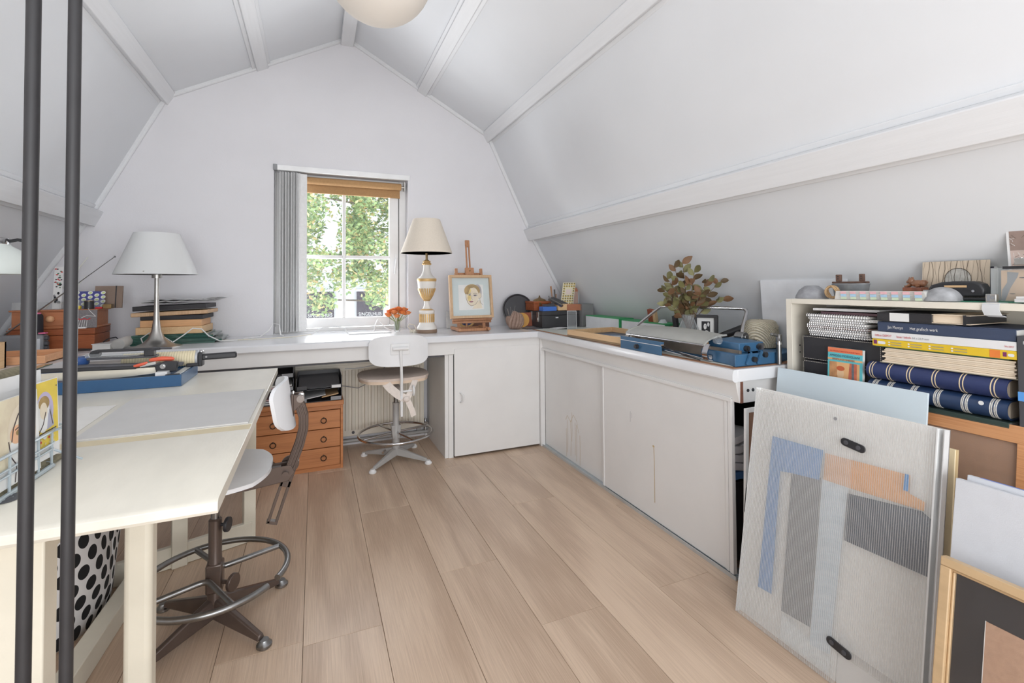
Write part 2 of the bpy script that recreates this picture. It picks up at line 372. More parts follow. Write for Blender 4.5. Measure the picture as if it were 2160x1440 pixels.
# purlins, mid rafters and ridge board running the length of the roof, each with a slim moulding
def sect(c,d,wd,dp):
    """cross-section rectangle: c on the slope line, d along slope, wd wide, dp proud into the room"""
    c=Vector(c); d=Vector(d).normalized(); n=Vector((-d.y,d.x)); 
    if n.dot(Vector((.2,1.2))-c)<0: n=-n
    h=d*wd/2
    return [tuple(c-h-n*.03),tuple(c+h-n*.03),tuple(c+h+n*dp),tuple(c-h+n*dp)]
tn=0
def beam(c,d,wd,dp,edge=.012):
    global tn; tn+=1
    o=struct(MB().prism(sect(c,d,wd,dp),'y',-1.5,YB+.02),'trim_%d'%tn,beam_paint,bevel=.004)
    c=Vector(c);dd=Vector(d).normalized()
    for s in(-1,1):
        MB().prism(sect(c+dd*s*(wd/2+edge/2+.004),d,edge+.01,.014),'y',-1.5,YB+.01).build('moulding',beam_paint,o,bevel=.003)
beam((.2,2.728),(1,0),.082,.05)
mr_=((S_['ridge'][0]+S_['kr'][0])/2,(S_['ridge'][1]+S_['kr'][1])/2); ml_=(.4-mr_[0],mr_[1])
beam((mr_[0]+.01,mr_[1]-.005),(1,-.542),.072,.03); beam((ml_[0]-.01,ml_[1]-.005),(1,.542),.072,.03)
beam((1.222,2.19),(.5,-.87),.084,.045); beam((-.822,2.19),(.5,.87),.084,.045)
beam((1.567,1.462),(.42,-.9),.094,.055); beam((-1.167,1.462),(.42,.9),.094,.055)
# quarter mouldings where slopes meet the gable
def strip(a,b):
    global tn; tn+=1
    a=Vector(a);b=Vector(b);d=(b-a).normalized();n=Vector((-d.y,d.x))
    if n.dot(Vector((.2,1.2))-a)<0:n=-n
    struct(MB().prism([tuple(a-n*.01),tuple(b-n*.01),tuple(b+n*.022),tuple(a+n*.022)],'y',YB-.018,YB+.005),'trim_%d'%tn,beam_paint,bevel=.008)
for a,b in(('kl','ridge'),('ridge','kr'),('kr','pr'),('pr','dr'),('kl','pl'),('pl','dl')): strip(S_[a],S_[b])
tn+=1; struct(MB().bx(-2,-.3,YB-.014,YB,0,.07).bx(.72,2.3,YB-.014,YB,0,.07),'baseboard_back',cab_white)
# ------------------------------------------------------------------ window
win_paint=mat('window_paint',(222,221,220),r=.35,var=.02)
fr=MB()
fy0,fy1=YB+.085,YB+.16
fr.bx(WX0,WX0+.05,fy0,fy1,WZ0,WZ1).bx(WX1-.05,WX1,fy0,fy1,WZ0,WZ1).bx(WX0+.05,WX1-.05,fy0,fy1,WZ1-.05,WZ1).bx(WX0+.05,WX1-.05,fy0,fy1,WZ0,WZ0+.022)
win=struct(fr,'window_1',win_paint,bevel=.003)
cx0,cx1,cz0,cz1=WX0+.053,WX1-.055,WZ0+.026,WZ1-.053; cy0,cy1=YB+.075,YB+.125; st=.062
cs=MB().bx(cx0,cx0+st,cy0,cy1,cz0,cz1).bx(cx1-st,cx1,cy0,cy1,cz0,cz1).bx(cx0+st,cx1-st,cy0,cy1,cz0,cz0+.062).bx(cx0+st,cx1-st,cy0,cy1,cz1-.055,cz1)
cs=cs.build('casement',win_paint,win,bevel=.004)
gx0,gx1,gz0,gz1=cx0+st,cx1-st,cz0+.062,cz1-.055; gm=.186; gh=1.255
mu=MB().bx(gm-.011,gm+.011,cy0+.012,cy1-.008,gz0,gz1).bx(gx0,gm-.011,cy0+.012,cy1-.008,gh-.011,gh+.011).bx(gm+.011,gx1,cy0+.012,cy1-.008,gh-.011,gh+.011)
mu.build('muntin',win_paint,cs,bevel=.003)
for a,b in((gx0,gm-.011),(gm+.011,gx1)):
    for c,d in((gz0,gh-.011),(gh+.011,gz1)): MB().bx(a,b,cy0+.03,cy0+.034,c,d).build('pane',glass_thin,cs,smooth=False)
h=MB().bx(cx1-.026,cx1-.008,cy0-.006,cy0,1.20,1.28).tube([(cx1-.017,cy0-.004,1.25),(cx1-.017,cy0-.03,1.25),(cx1-.02,cy0-.035,1.24),(cx1-.032,cy0-.035,1.14)],.007,8)
h.build('window_handle',white_plastic,cs,label='white lever handle of the casement')
MB().bx(cx1+.001,cx1+.004,cy0+.006,cy0+.02,cz0,cz1).build('draught_gap',mat('gap_black',(30,30,30),r=.9),win,smooth=False)
struct(MB().bx(WX0,WX1,YB+.002,YB+.09,.735,.7535),'trim_%d'%(tn+1),desk_white,bevel=.002)
# ochre roller blind, rolled up
t=thing('roller_blind','ochre brown roller blind rolled up at the top of the window','blind',(.18,YB+.04,1.70))
oc=mat('ochre_blind',(156,122,84),r=.8,var=.06,sc=90)
MB().cyl((-.10,YB+.045,1.755),(.565,YB+.045,1.755),.024,18).build('roll',oc,t)
MB().bx(-.095,.56,YB+.066,YB+.069,1.685,1.765).bx(-.095,.56,YB+.062,YB+.072,1.678,1.69).build('cloth',oc,t)
MB().cyl((.565,YB+.045,1.755),(.59,YB+.045,1.755),.008,10).bx(.585,.59,YB+.02,YB+.085,1.73,1.79).build('bracket',steel,t)
# vertical blind gathered at the left
t=thing('vertical_blind','pale grey vertical slat blind pushed to the left of the window','blind',(-.15,YB+.01,.77))
al=mat('blind_rail_aluminium',(206,206,206),r=.4,m=.3,var=.03)
MB().bx(WX0-.003,WX1+.012,YB-.012,YB+.03,1.797,1.832).build('head_rail',al,t,bevel=.002)
MB().bx(WX0-.004,WX0+.02,YB-.014,YB+.032,1.796,1.834).build('end_cap',mid_grey,t,bevel=.002)
slm=mat('blind_slat',(224,224,224),r=.6,var=.04,sc=60,bump=.1,bsc=400)
for i in range(11):
    x=WX0+.050+i*.0108; MB().box((x,YB+.018,1.277),(.0022,.074,1.02),(0,0,R(-24+9*(i%3)))).build('slat',slm,t,smooth=False)
MB().box((WX0+.163,YB+.006,1.277),(.062,.003,1.02),(0,0,R(14))).build('slat',slm,t,smooth=False)
MB().tube([(WX0+.012,YB+.02,1.80),(WX0+.012,YB+.02,.80)],.002,6).build('pull_chain',steel,t)
# ------------------------------------------------------------------ outside: tree, facade with banners
fac=MB().bx(-9,14,13,13.4,-6,7)
t=thing('facade','white house front across the street behind the tree','building',(2,13,-6))
fwhite=mat('facade_white',(240,240,240),r=.8,var=.02); fac.build('wall',fwhite,t)
MB().bx(-9,14,12.75,13,1.22,1.32).build('cornice',mat('facade_grey',(190,192,196),r=.7),t)
for i,x in enumerate((-.20,1.02)):
    p=MB().bx(x,x+.66,12.9,12.99,.2,.93).build('banner',mat('banner_black',(58,52,60),r=.7,var=.2,sc=3),t,smooth=False)
    text('lettering','SINGELHUIS',white_print,p,(x+.04,12.895,.29),(1,0,0),(0,0,1),.13,.58,w=.004)
    MB().bx(x-.03,x+.69,12.86,12.99,.93,.99).build('frame',mat('facade_grey',(190,192,196)),p)
tr=thing('tree','leafy green yellow tree seen through the window panes','tree',(1.3,8.6,-6))
bark=mat('bark',(96,84,72),r=.9,var=.2,bump=.4)
tk=MB().tube([(1.9,9.2,-6),(1.85,9.2,-2),(1.8,9.2,0),(1.6,9.2,2.2),(1.2,9.2,5)],[.2,.17,.12,.07,.03],10)
for k in range(14):
    z=.3+k*.28; a=k*2.4; L=1.2+.5*rnd.random(); tk.tube([(1.75,9.2,z),(1.5+cos(a)*L*.5,9.1+sin(a)*L*.3,z+.2),(1.0+cos(a)*L*1.3,9.0+sin(a)*L*.6,z+.25)],[.035,.02,.008],6)
tk.build('trunk',bark,tr)
lv=MB()
lvm=[mat('leaf_green',(150,170,116),r=.6,var=.2,sc=3),mat('leaf_dark',(112,134,98),r=.6,var=.25,sc=3),mat('leaf_yellow',(204,200,142),r=.6,var=.15,sc=3),mat('leaf_amber',(214,180,130),r=.6,var=.15,sc=3)]
cl=[(rnd.uniform(-1.3,2.6),rnd.uniform(7.6,9.6),rnd.uniform(.75,3.7),rnd.uniform(.2,.38)) for _ in range(170)]
for (x,y,z,r_) in cl:
    if z<1.1 and rnd.random()<.72: continue
    for _ in range(230):
        d=Vector((rnd.gauss(0,1),rnd.gauss(0,1),rnd.gauss(0,.8))).normalized()*r_*rnd.random()**.4; c=Vector((x,y,z))+d
        e=Euler((rnd.uniform(-1,1),rnd.uniform(-1,1),rnd.uniform(0,6.3))).to_matrix(); s=rnd.uniform(.032,.055)
        q=rnd.random(); lv.m=0 if q<.5 else 1 if q<.72 else 2 if q<.92 else 3
        lv.add([c+e@Vector(p)*s for p in((-1,0,0),(-.3,-.55,.1),(.9,0,0),(-.3,.55,.1))],[(0,1,2),(0,2,3)])
lv.build('foliage',lvm,tr,smooth=False,kind='stuff',flip=False)
# ------------------------------------------------------------------ two steel rods of the stair rail in front
rodm=mat('rod_black_steel',(38,37,39),r=.5,m=.0,var=.1,sc=20)
t0=None
for i,(x,yy,r_) in enumerate(((-.318,.75,.0066),(-.2785,.75,.0062))):
    mb=MB().cyl((x,yy,0),(x,yy,topz(x)),r_*1.08,20)
    t=thing('steel_rod',('leftmost upright black steel rod in the foreground' if i==0 else 'black steel rod just right of the leftmost rod'),'rod',(x,yy,0),group='upright steel rods')
    mb.build('bar',rodm,t); MB().lathe([(.02,0),(.02,.006),(.009,.008)],(x,yy,0),18).build('floor_flange',rodm,t)
# globe lamp
t=thing('pendant_lamp','large beige white globe lamp hanging from the ridge','lamp',(.2,1.62,1.95))
MB().ball((.2,1.62,2.13),.181,40,24).build('globe',mat('globe_paper',(206,200,192),r=.8,var=.03,sc=5),t)
MB().cyl((.2,1.62,2.30),(.2,1.62,2.68),.0035,8).build('cord',white_plastic,t)
MB().lathe([(.045,0),(.045,.012),(.03,.02)],(.2,1.62,2.662),20).build('ceiling_rose',white_plastic,t)
# ------------------------------------------------------------------ built-in desk along the gable and the counter along the right slope
t=thing('desk_worktop','long glossy white desk top running under the window','desk',(0,3.05,.75))
MB().prism([(2.775,.707),(2.768,.715),(2.768,.742),(2.776,.75),(YB-.001,.75),(YB-.001,.707)],'x',-1.55,1.335).build('top',desk_white,t)
MB().prism([(2.775,.707),(2.768,.715),(2.768,.742),(2.776,.75),(YB-.001,.75),(YB-.001,.707)],'x',1.335,1.955).build('top',desk_white,t)
MB().bx(-1.5,1.37,2.80,2.822,.632,.707).build('apron',cab_white,t,bevel=.002)
MB().bx(-1.5,.78,2.83,2.85,.618,.64).build('cable_rail',dark_grey,t)
t=thing('side_worktop','white side counter joining the desk at the far left corner','worktop',(-1.25,2.0,.75))
MB().bx(-1.56,-.965,1.35,2.767,.715,.75).build('top',desk_white,t,bevel=.004)
MB().bx(-1.55,-1.02,1.40,2.75,0.0,.714).build('carcass',cab_white,t,bevel=.002)
# base cupboard in the corner
t=thing('corner_cupboard','white corner cupboard with one door under the desk','cupboard',(1.05,2.82,0))
MB().bx(.735,.757,2.822,3.31,0,.706).build('side_panel',cab_white,t,bevel=.001)
MB().bx(.757,.787,2.815,2.832,0,.706).build('door_jamb',cab_white,t,bevel=.001)
d=MB().bx(.79,1.366,2.797,2.815,.012,.665).build('door',cab_white,t,bevel=.002)
MB().tube([(.826,2.796,.395),(.829,2.776,.392),(.836,2.772,.385),(.836,2.772,.350),(.829,2.776,.342),(.826,2.796,.338)],.0055,8).build('handle',white_plastic,d)
MB().bx(.76,1.36,2.84,3.3,.0,.012).bx(.76,1.36,2.835,2.838,.012,.62).build('inside',dark_grey,t,smooth=False)
# counter with sliding doors
t=thing('sliding_door_counter','low white counter with two sliding doors along the right wall','cabinet',(1.55,2.0,0))
MB().prism([(1.352,.706),(1.342,.714),(1.342,.735),(1.348,.75),(1.366,.75),(1.366,.706)],'y',1.218,2.767).build('nosing',desk_white,t)
MB().bx(1.366,1.62,1.218,1.236,.706,.75).build('end_nosing',desk_white,t,bevel=.003)
MB().bx(1.366,1.96,1.236,2.766,.710,.7495).build('board',cab_white,t)
MB().prism([(1.366,1.236),(1.64,1.236),(1.96,1.30),(1.96,2.9),(1.366,2.9)],'z',.750,.7525).build('brown_edge',mat('raw_hardboard',(136,98,72),r=.7,var=.1),t,smooth=False)
MB().prism([(1.392,1.264),(1.64,1.264),(1.958,1.31),(1.958,2.9),(1.382,2.9)],'z',.7525,.7532).build('inlay',mat('grey_green_linoleum',(196,199,192),r=.35,var=.05,sc=9),t,smooth=False)
MB().prism([(1.372,.706),(1.396,.706),(1.396,.628),(1.388,.628)],'y',1.232,2.80).build('fascia',cab_white,t,bevel=.002)
MB().bx(1.376,1.392,1.26,2.80,.628,.640).bx(1.378,1.398,1.26,2.8,.6385,.643).build('upper_track',cab_white,t)
MB().bx(1.368,1.400,2.782,2.818,0,.706).build('corner_post',cab_white,t,bevel=.002)
stain=mat('drip_stain',(172,152,116),r=.5)
d1=MB().bx(1.385,1.397,1.262,2.09,.014,.628).build('sliding_door',cab_white,t,bevel=.001)
MB().bx(1.380,1.386,1.262,1.278,.014,.628).build('edge_strip',cab_white,d1,bevel=.001); MB().bx(1.382,1.386,1.283,1.296,.014,.628).build('edge_strip',cab_white,d1,bevel=.001); MB().bx(1.382,1.386,2.078,2.09,.014,.628).build('edge_strip',cab_white,d1,bevel=.001)
d2=MB().bx(1.401,1.413,2.05,2.782,.014,.628).build('sliding_door',cab_white,t,bevel=.001)
pl=plane((1.401,2.78,0),(0,-1,0),(0,0,1))
sh=[]
for k in range(7):
    u=.27+k*.026+.006*(-1)**k; v1=.28-.03*abs(k-3)+.02*(k%2); sh.append((stain,(.0022,[(u,v1),(u+.004,v1-.1),(u-.001,v1-.17-.02*(k%3))])))
sh.append((stain,(.002,[(.27,.24),(.29,.27),(.33,.24),(.36,.29),(.40,.26),(.42,.2)])))
art('drip_stains',d2,pl,sh)
pl=plane((1.385,2.09,0),(0,-1,0),(0,0,1))
art('drip_stain',d1,pl,[(stain,(.004,[(.40,.33),(.402,.25),(.402,.09)])),(stain,ell(.398,.335,.007,.005,10)),(mid_grey,(.0014,[(.235,.45),(.234,.40)])),(mid_grey,(.0012,[(.246,.445),(.246,.42)]))])
MB().bx(1.376,1.44,1.25,2.80,0,.006).bx(1.376,1.3785,1.25,2.8,.006,.014).bx(1.398,1.4005,1.25,2.8,.006,.014).bx(1.42,1.423,1.25,2.8,.006,.014).build('lower_track',mat('track_aluminium',(176,180,182),r=.35,m=.5),t,smooth=False)
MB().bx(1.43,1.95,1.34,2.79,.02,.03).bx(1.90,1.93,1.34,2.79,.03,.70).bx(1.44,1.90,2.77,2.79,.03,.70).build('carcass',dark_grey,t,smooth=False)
e=MB().bx(1.40,1.62,1.238,1.252,.625,.706).build('end_rail',cab_white,t,bevel=.001)
MB().cyl((1.437,1.2385,.668),(1.437,1.236,.668),.006,12).cyl((1.462,1.2385,.668),(1.462,1.236,.668),.006,12).build('screw_hole',black_plastic,e)
MB().prism([(1.394,.706),(1.403,.706),(1.403,.628),(1.392,.628)],'y',1.228,1.238).build('bare_end',dark_wood,t)
t=thing('folded_cloth_pile','white and blue cloths folded inside the open counter end','cloth',(1.46,1.36,.03))
cl_w=mat('cloth_white',(206,206,210),r=.9,var=.06); cl_b=mat('cloth_blue',(70,110,160),r=.9,var=.06)
for k in range(5): MB().grid(lambda a,b,k=k:(1.42+a*.16,1.30+b*.3,.32+k*.035+.006*sin(a*7+k)+.004*sin(b*9)),8,8,.026,(0,0,1)).build('cloth',cl_b if k==0 else cl_w,t)
MB().bx(1.42,1.6,1.30,1.62,.03,.315).build('box',black_cover,t)
# ------------------------------------------------------------------ radiator and pipes
rad=mat('radiator_enamel',(206,200,188),r=.4,var=.03)
t=thing('radiator','cream ribbed panel radiator below the window','radiator',(.2,3.28,.07))
MB().bx(-.40,.70,3.262,3.274,.075,.545).build('panel',rad,t,bevel=.003)
for i in range(27):
    x=-.385+i*.0405; MB().prism([(x,3.263),(x+.006,3.252),(x+.024,3.252),(x+.030,3.263)],'z',.115,.505).build('rib',rad,t)
MB().bx(-.40,.70,3.248,3.300,.540,.556).build('top_grille',rad,t,bevel=.003)
MB().bx(-.40,-.385,3.255,3.30,.08,.54).build('side_cover',rad,t); MB().bx(.685,.70,3.255,3.30,.08,.54).build('side_cover',rad,t)
MB().cyl((.235,3.262,.098),(.235,3.255,.098),.009,12).build('plug',dark_grey,t)
v=MB().cyl((.715,3.285,.13),(.715,3.285,.05),.009,10).cyl((.715,3.285,.10),(.715,3.25,.10),.016,12).build('valve',chrome,t)
t=thing('heating_pipes','pair of grey heating pipes along the skirting under the desk','pipe',(.2,3.295,.03))
for z in (.035,.082): MB().cyl((-1.4,3.297,z),(.735,3.297,z),.013,12).build('pipe',grey_metal,t)
MB().bx(.66,.69,3.30,3.326,.02,.10).bx(.1,.13,3.30,3.326,.02,.10).build('clip',grey_metal,t)
solo(MB().tube([(.0+.5*i/10-.04,2.86,.630-.05*sin(pi*i/10)) for i in range(4,11)],.0025,6),'power_cord',mid_grey,'thin grey cord looping under the desk apron','cord')
solo(MB().tube([(.16,3.20,.42),(.26,3.18,.40),(.36,3.2,.44),(.42,3.21,.50),(.47,3.22,.6)],.003,6),'cord',mid_grey,'grey cord hanging in front of the radiator','cord')
# ------------------------------------------------------------------ orange chest of three drawers
t=thing('drawer_chest','small orange pine chest of three wide drawers under the desk','drawers',(-.085,3.05,0))
X0,X1,Y0,Y1=-.325,.155,2.925,3.20
MB().bx(X0,X0+.014,Y0,Y1,0,.365).bx(X1-.014,X1,Y0,Y1,0,.365).bx(X0,X1,Y1-.012,Y1,0,.365).build('body',pine_orange,t,bevel=.0015)
MB().bx(X0-.004,X1+.004,Y0-.004,Y1,.365,.392).build('top',pine_orange,t,bevel=.004)
MB().bx(X0+.014,X1-.014,Y0+.004,Y0+.02,.343,.365).bx(X0+.014,X1-.014,Y0+.004,Y0+.02,0,.022).build('rail',pine_orange,t)
iron=mat('iron_ring',(74,60,48),r=.45,m=.6,var=.15)
for r_ in range(3):
    z0=.024+r_*.1065; z1=z0+.1025
    d=MB().bx(X0+.016,X1-.016,Y0-.002,Y0+.016,z0,z1).build('drawer',pine_orange,t,bevel=.002)
    MB().bx(X0+.02,X1-.02,Y0+.017,Y1-.02,z0+.004,z1-.02).build('drawer_box',dark_wood,d,smooth=False)
    for x in (X0+.115,X1-.105):
        zc=(z0+z1)/2
        mb=MB().tube([(x+.0145*cos(a),Y0-.008,zc-.004+.0145*sin(a)) for a in [2*pi*i/16 for i in range(16)]],.0026,6,True)
        mb.cyl((x,Y0-.0005,zc+.011),(x,Y0-.010,zc+.011),.0045,10); mb.build('ring_pull',iron,d)
# letter trays
tray=mat('tray_black',(46,46,50),r=.35,var=.06)
def letter_tray(z,lab,x0=-.095,x1=.148,y0=2.93,y1=3.19,h=.062,m=tray,lit=False,name='letter_tray'):
    t=thing(name,lab,'tray',((x0+x1)/2,(y0+y1)/2,z),group='letter trays under the desk')
    MB().bx(x0,x1,y0,y1,z,z+.003).build('floor',m,t)
    MB().bx(x0,x0+.003,y0,y1,z+.003,z+h).bx(x1-.003,x1,y0,y1,z+.003,z+h).bx(x0,x1,y1-.003,y1,z+.003,z+h).build('wall',m,t)
    MB().bx(x0,x0+.055,y0,y0+.003,z,z+.024).bx(x1-.06,x1,y0,y0+.003,z,z+.024).build('front_lip',mid_grey if not lit else tray,t)
    if lit: MB().bx(x1-.055,x1-.006,y0-.001,y0,z+.004,z+.02).bx(0,0,0,0,0,0).build('label_holder',white_plastic,t)
    return t
letter_tray(.392,'lower black letter tray on the orange drawer chest')
letter_tray(.462,'upper black letter tray holding a plastic sleeve, on the drawer chest',lit=True,h=.07)
folder=mat_clear('sleeve',(.55,.55,.57),.55,.15,(.34,.34,.36))
solo(MB().grid(lambda a,b:(-.083+a*.22,2.94+b*.24,.478+.03*b-.010*sin(pi*a)*(1-b)),8,6,.002,(0,0,1)),'plastic_sleeve',[folder],'shiny grey plastic sleeve of papers in the upper letter tray','sleeve')
solo(MB().grid(lambda a,b:(-.08+a*.14,2.935+b*.22,.405+.022*a),4,4,.004,(0,0,1)),'paper_sheaf',paper_grey,'grey white papers sticking out of the lower letter tray','paper')
solo(MB().grid(lambda a,b:(.04+a*.09,2.94+b*.2,.411+.015*a),4,4,.006,(0,0,1)),'card_sheaf',mat('kraft',(176,146,110),r=.85),'brown card folder in the lower letter tray','folder')
for k in range(3):
    letter_tray(.392+k*.074,'%s black letter tray of the left stack, by the white seat back'%('bottom','middle','top')[k],-.322,-.108,2.94,3.19,.07)
    if k<2:
        for j in range(3): solo(MB().box((-.216,3.06,.3992+k*.074+.011*j),(.19,.22,.007),(0,0,.02*j)),'magazine',(paper,paper_grey,mat('magazine_rose',(170,140,140),r=.6))[(j+k)%3],'%s magazine, %s in the %s tray of the left black letter tray stack'%(('white','grey','rose')[(j+k)%3],('lowest','middle one','uppermost')[j],('bottom','middle')[k]),'magazine',group='magazines in the left trays')
solo(MB().bx(-.312,-.118,2.95,3.17,.545,.56),'box_file',black_cover,'dark flat box in the top tray of the left stack','box')
# ------------------------------------------------------------------ drafting stools
def stool_base(t,c,r,angs,zh,m,foot,ringm,rr,rz,gap=None,leg_w=.02):
    x,y=c
    for a in angs:
        dx,dy=cos(a),sin(a); mb=MB(); px,py=-dy,dx
        def sec(d,z0,z1,wd): return [(x+dx*d+px*wd,y+dy*d+py*wd,z0),(x+dx*d-px*wd,y+dy*d-py*wd,z0),(x+dx*d-px*wd*.55,y+dy*d-py*wd*.55,z1),(x+dx*d+px*wd*.55,y+dy*d+py*wd*.55,z1)]
        A=sec(.012,.032,zh,leg_w); B=sec(r-.012,.016,.032,leg_w*.62)
        mb.add(A+B,[(0,1,5,4),(1,2,6,5),(2,3,7,6),(3,0,4,7),(3,2,1,0),(4,5,6,7)])
        l=mb.build('leg',m,t,bevel=.004)
        MB().lathe([(.018,0),(.021,.003),(.021,.010),(.016,.014),(.012,.022)],(x+dx*r,y+dy*r,0),18).build('glide',foot,l)
t=thing('drafting_stool','brown metal drafting stool with white seat beside the cream table','stool',(-.285,1.735,0))
c=(-.285,1.735)
stool_base(t,c,.222,[R(a) for a in(-47,36,139,226)],.088,brown_metal,worn_steel,worn_steel,.215,.155)
MB().lathe([(.021,.03),(.021,.20),(.0185,.205),(.0185,.325),(.014,.33)],(*c,0),20).build('column',brown_metal,t)
MB().cyl((*c,.325),(*c,.452),.0125,16).build('inner_tube',worn_steel,t)
col=MB().box((*c,.150),(.046,.046,.09)).build('ring_clamp',brown_metal,t,bevel=.006)
k=MB().cyl((c[0]+.02,c[1]-.012,.135),(c[0]+.052,c[1]-.03,.135),.006,10).cyl((c[0]+.048,c[1]-.027,.135),(c[0]+.058,c[1]-.033,.135),.026,20).build('clamp_knob',brown_metal,t,bevel=.002)
MB().cyl((c[0]+.014,c[1]-.004,.308),(c[0]+.036,c[1]-.012,.308),.005,10).cyl((c[0]+.030,c[1]-.01,.308),(c[0]+.040,c[1]-.013,.308),.022,20).build('height_knob',black_plastic,t,bevel=.002)
rr=.205; rz=.155
pts=[(c[0]+rr*cos(R(a)),c[1]+rr*sin(R(a)),rz) for a in range(-28,321,6)]
ring=MB().tube(pts,.0095,10).build('foot_ring',worn_steel,t)
sp=MB()
for a0,a1,am in((-150,-68,-115),(115,30,72)):
    p0=(c[0]+rr*cos(R(a0)),c[1]+rr*sin(R(a0)),rz); p1=(c[0]+rr*cos(R(a1)),c[1]+rr*sin(R(a1)),rz); q=Vector((c[0]+.034*cos(R(am)),c[1]+.034*sin(R(am)),rz+.002))
    P0=Vector(p0);P1=Vector(p1); path=[P0,P0.lerp(q,.86)]+[P0.lerp(q,.86).lerp(q,tt).lerp(q.lerp(P1.lerp(q,.86),tt),tt) for tt in(.25,.5,.75)]+[P1.lerp(q,.86),P1]; sp.tube(path,.0085,10)
sp.build('ring_spoke',worn_steel,t)
def seat_fn(cx,cy,z,rx,ry,dip):
    def f(a,b):
        u,v=2*a-1,2*b-1; q=max(abs(u),abs(v)); L=sqrt(u*u+v*v) or 1; k=q/L*(1+.13*(1-abs(abs(u)-abs(v))/(q or 1)) if q>0 else 1)
        return (cx+rx*u*k,cy+ry*v*k,z-dip*(1-q*q)+.010*q**4*(-1))
    return f
white_seat=mat('white_painted_ply',(222,223,226),r=.45,var=.03,sc=9)
MB().grid(seat_fn(-.318,1.735,.487,.19,.195,.008),20,20,-.012,(0,0,1)).build('seat',white_seat,t,bevel=.0)
MB().bx(-.335,-.14,1.715,1.755,.452,.474).build('seat_bracket',worn_steel,t,bevel=.003)
BP=[(-.30,.405),(-.20,.405),(-.078,.418),(-.058,.445),(-.070,.468),(-.10,.468),(-.30,.458)]
PV=Vector((-.285,1.735,0)); XR=Matrix.Translation(PV)@Matrix.Rotation(R(0),4,'Z')@Matrix.Diagonal((1.0,1,1,1))@Matrix.Translation(-PV); XA=XR
br=MB(); br.X=XR; br.prism(BP,'y',1.712,1.716); br.prism(BP,'y',1.754,1.758); br.bx(-.30,-.10,1.716,1.754,.458,.462)
br.build('back_bracket',brown_metal,t,bevel=.002)
arm=[(-.125,1.735,.287),(-.105,1.735,.35),(-.082,1.735,.42),(-.062,1.735,.475),(-.042,1.735,.53),(-.030,1.735,.58),(-.030,1.735,.62),(-.040,1.735,.655),(-.052,1.735,.676)]
mb=MB(); mb.X=XA; mb.ribbon(arm[2:],(0,.0195,0),.004)
for s in(-1,1): mb.ribbon([(p[0]-.003,p[1]+s*.0165,p[2]) for p in arm[2:]],(0,.0025,0),.015)
for q in(-.010,.0,.010): mb.ribbon([(p[0]-.003+q,p[1]-.0200,p[2]) for p in arm[2:]],(0,.0016,0),.0022)
[mb.ribbon([(p[0]+q,p[1],p[2]) for p in arm[:4]],(0,.010,0),.0042) for q in(-.0125,.0125)]; mb.box((-.126,1.735,.286),(.034,.020,.010),(0,R(17),0)).box((-.086,1.735,.405),(.032,.02,.02),(0,R(17),0))
mb.build('back_arm',brown_metal,t,bevel=.001)
mb=MB(); mb.X=XA; mb.cyl((-.086,1.700,.443),(-.086,1.765,.443),.010,14).cyl((-.075,1.780,.452),(-.075,1.772,.452),.028,20).cyl((-.075,1.772,.452),(-.075,1.755,.452),.007,12).build('pivot_bolt',brown_metal,t)
def back_fn(cx,cy,z0,z1,half,rad,ax):
    def f(a,b):
        u=(2*a-1); v=b; vv=abs(2*v-1); w_=half*(1-.20*max(0,(vv-.45)/.55)**2.2) if True else half
        th=u*w_/rad; s=rad*sin(th); d=rad*(1-cos(th)); z=z0+(z1-z0)*v
        vert=-.012*(2*v-1)
        return (cx-d+vert,cy+s,z-.012*(abs(u)**3)*(2*v-1)) if ax=='x' else (cx+s,cy+d-vert,z-.012*(abs(u)**3)*(2*v-1))
    return f
mb=MB(); mb.X=XA; mb.grid(back_fn(-.068,1.735,.592,.748,.132,.20,'x'),24,12,-.011,(1,0,0)).build('backrest',white_seat,t)
mb=MB(); mb.X=XA; mb.bx(-.071,-.062,1.705,1.765,.625,.70).build('back_plate',brown_metal,t,bevel=.003)
mb=MB(); mb.X=XA; h_=mb.prism([(-.072,.632),(-.072,.694),(-.036,.696),(-.030,.685),(-.036,.668)],'y',1.708,1.714).build('hinge_plate',brown_metal,t,bevel=.001); mb=MB(); mb.X=XA; mb.prism([(-.072,.632),(-.072,.694),(-.036,.696),(-.030,.685),(-.036,.668)],'y',1.756,1.762).build('hinge_plate',brown_metal,t,bevel=.001)
mb=MB(); mb.X=XA; mb.cyl((-.042,1.704,.682),(-.042,1.766,.682),.012,16).build('hinge_barrel',chrome,h_)
# grey stool at the desk
t=thing('drafting_stool','grey drafting stool with chrome foot ring pulled up to the desk','stool',(.458,2.93,0))
c=(.458,2.93)
stool_base(t,c,.222,[R(a) for a in(226,318,141,50)],.075,grey_metal,white_plastic,chrome,.225,.16,leg_w=.022)
MB().lathe([(.022,.03),(.022,.21),(.019,.215),(.019,.335),(.021,.336),(.021,.345),(.014,.346)],(*c,0),20).build('column',grey_metal,t)
MB().cyl((*c,.345),(*c,.475),.0125,14).build('inner_tube',worn_steel,t)
rr=.218;rz=.163
MB().tube([(c[0]+rr*cos(R(a)),c[1]+rr*sin(R(a)),rz) for a in range(0,360,6)],.0075,10,True).build('foot_ring',chrome,t)
sp=MB()
for a in(20,110,200,290): sp.tube([(c[0]+.02*cos(R(a)),c[1]+.02*sin(R(a)),rz+.004),(c[0]+rr*cos(R(a)),c[1]+rr*sin(R(a)),rz)],.0065,8)
sp.build('ring_spoke',chrome,t)
MB().cyl((c[0]-.09,c[1]-.19,.128),(c[0]-.105,c[1]-.215,.125),.007,10).build('ring_stub',chrome,t)
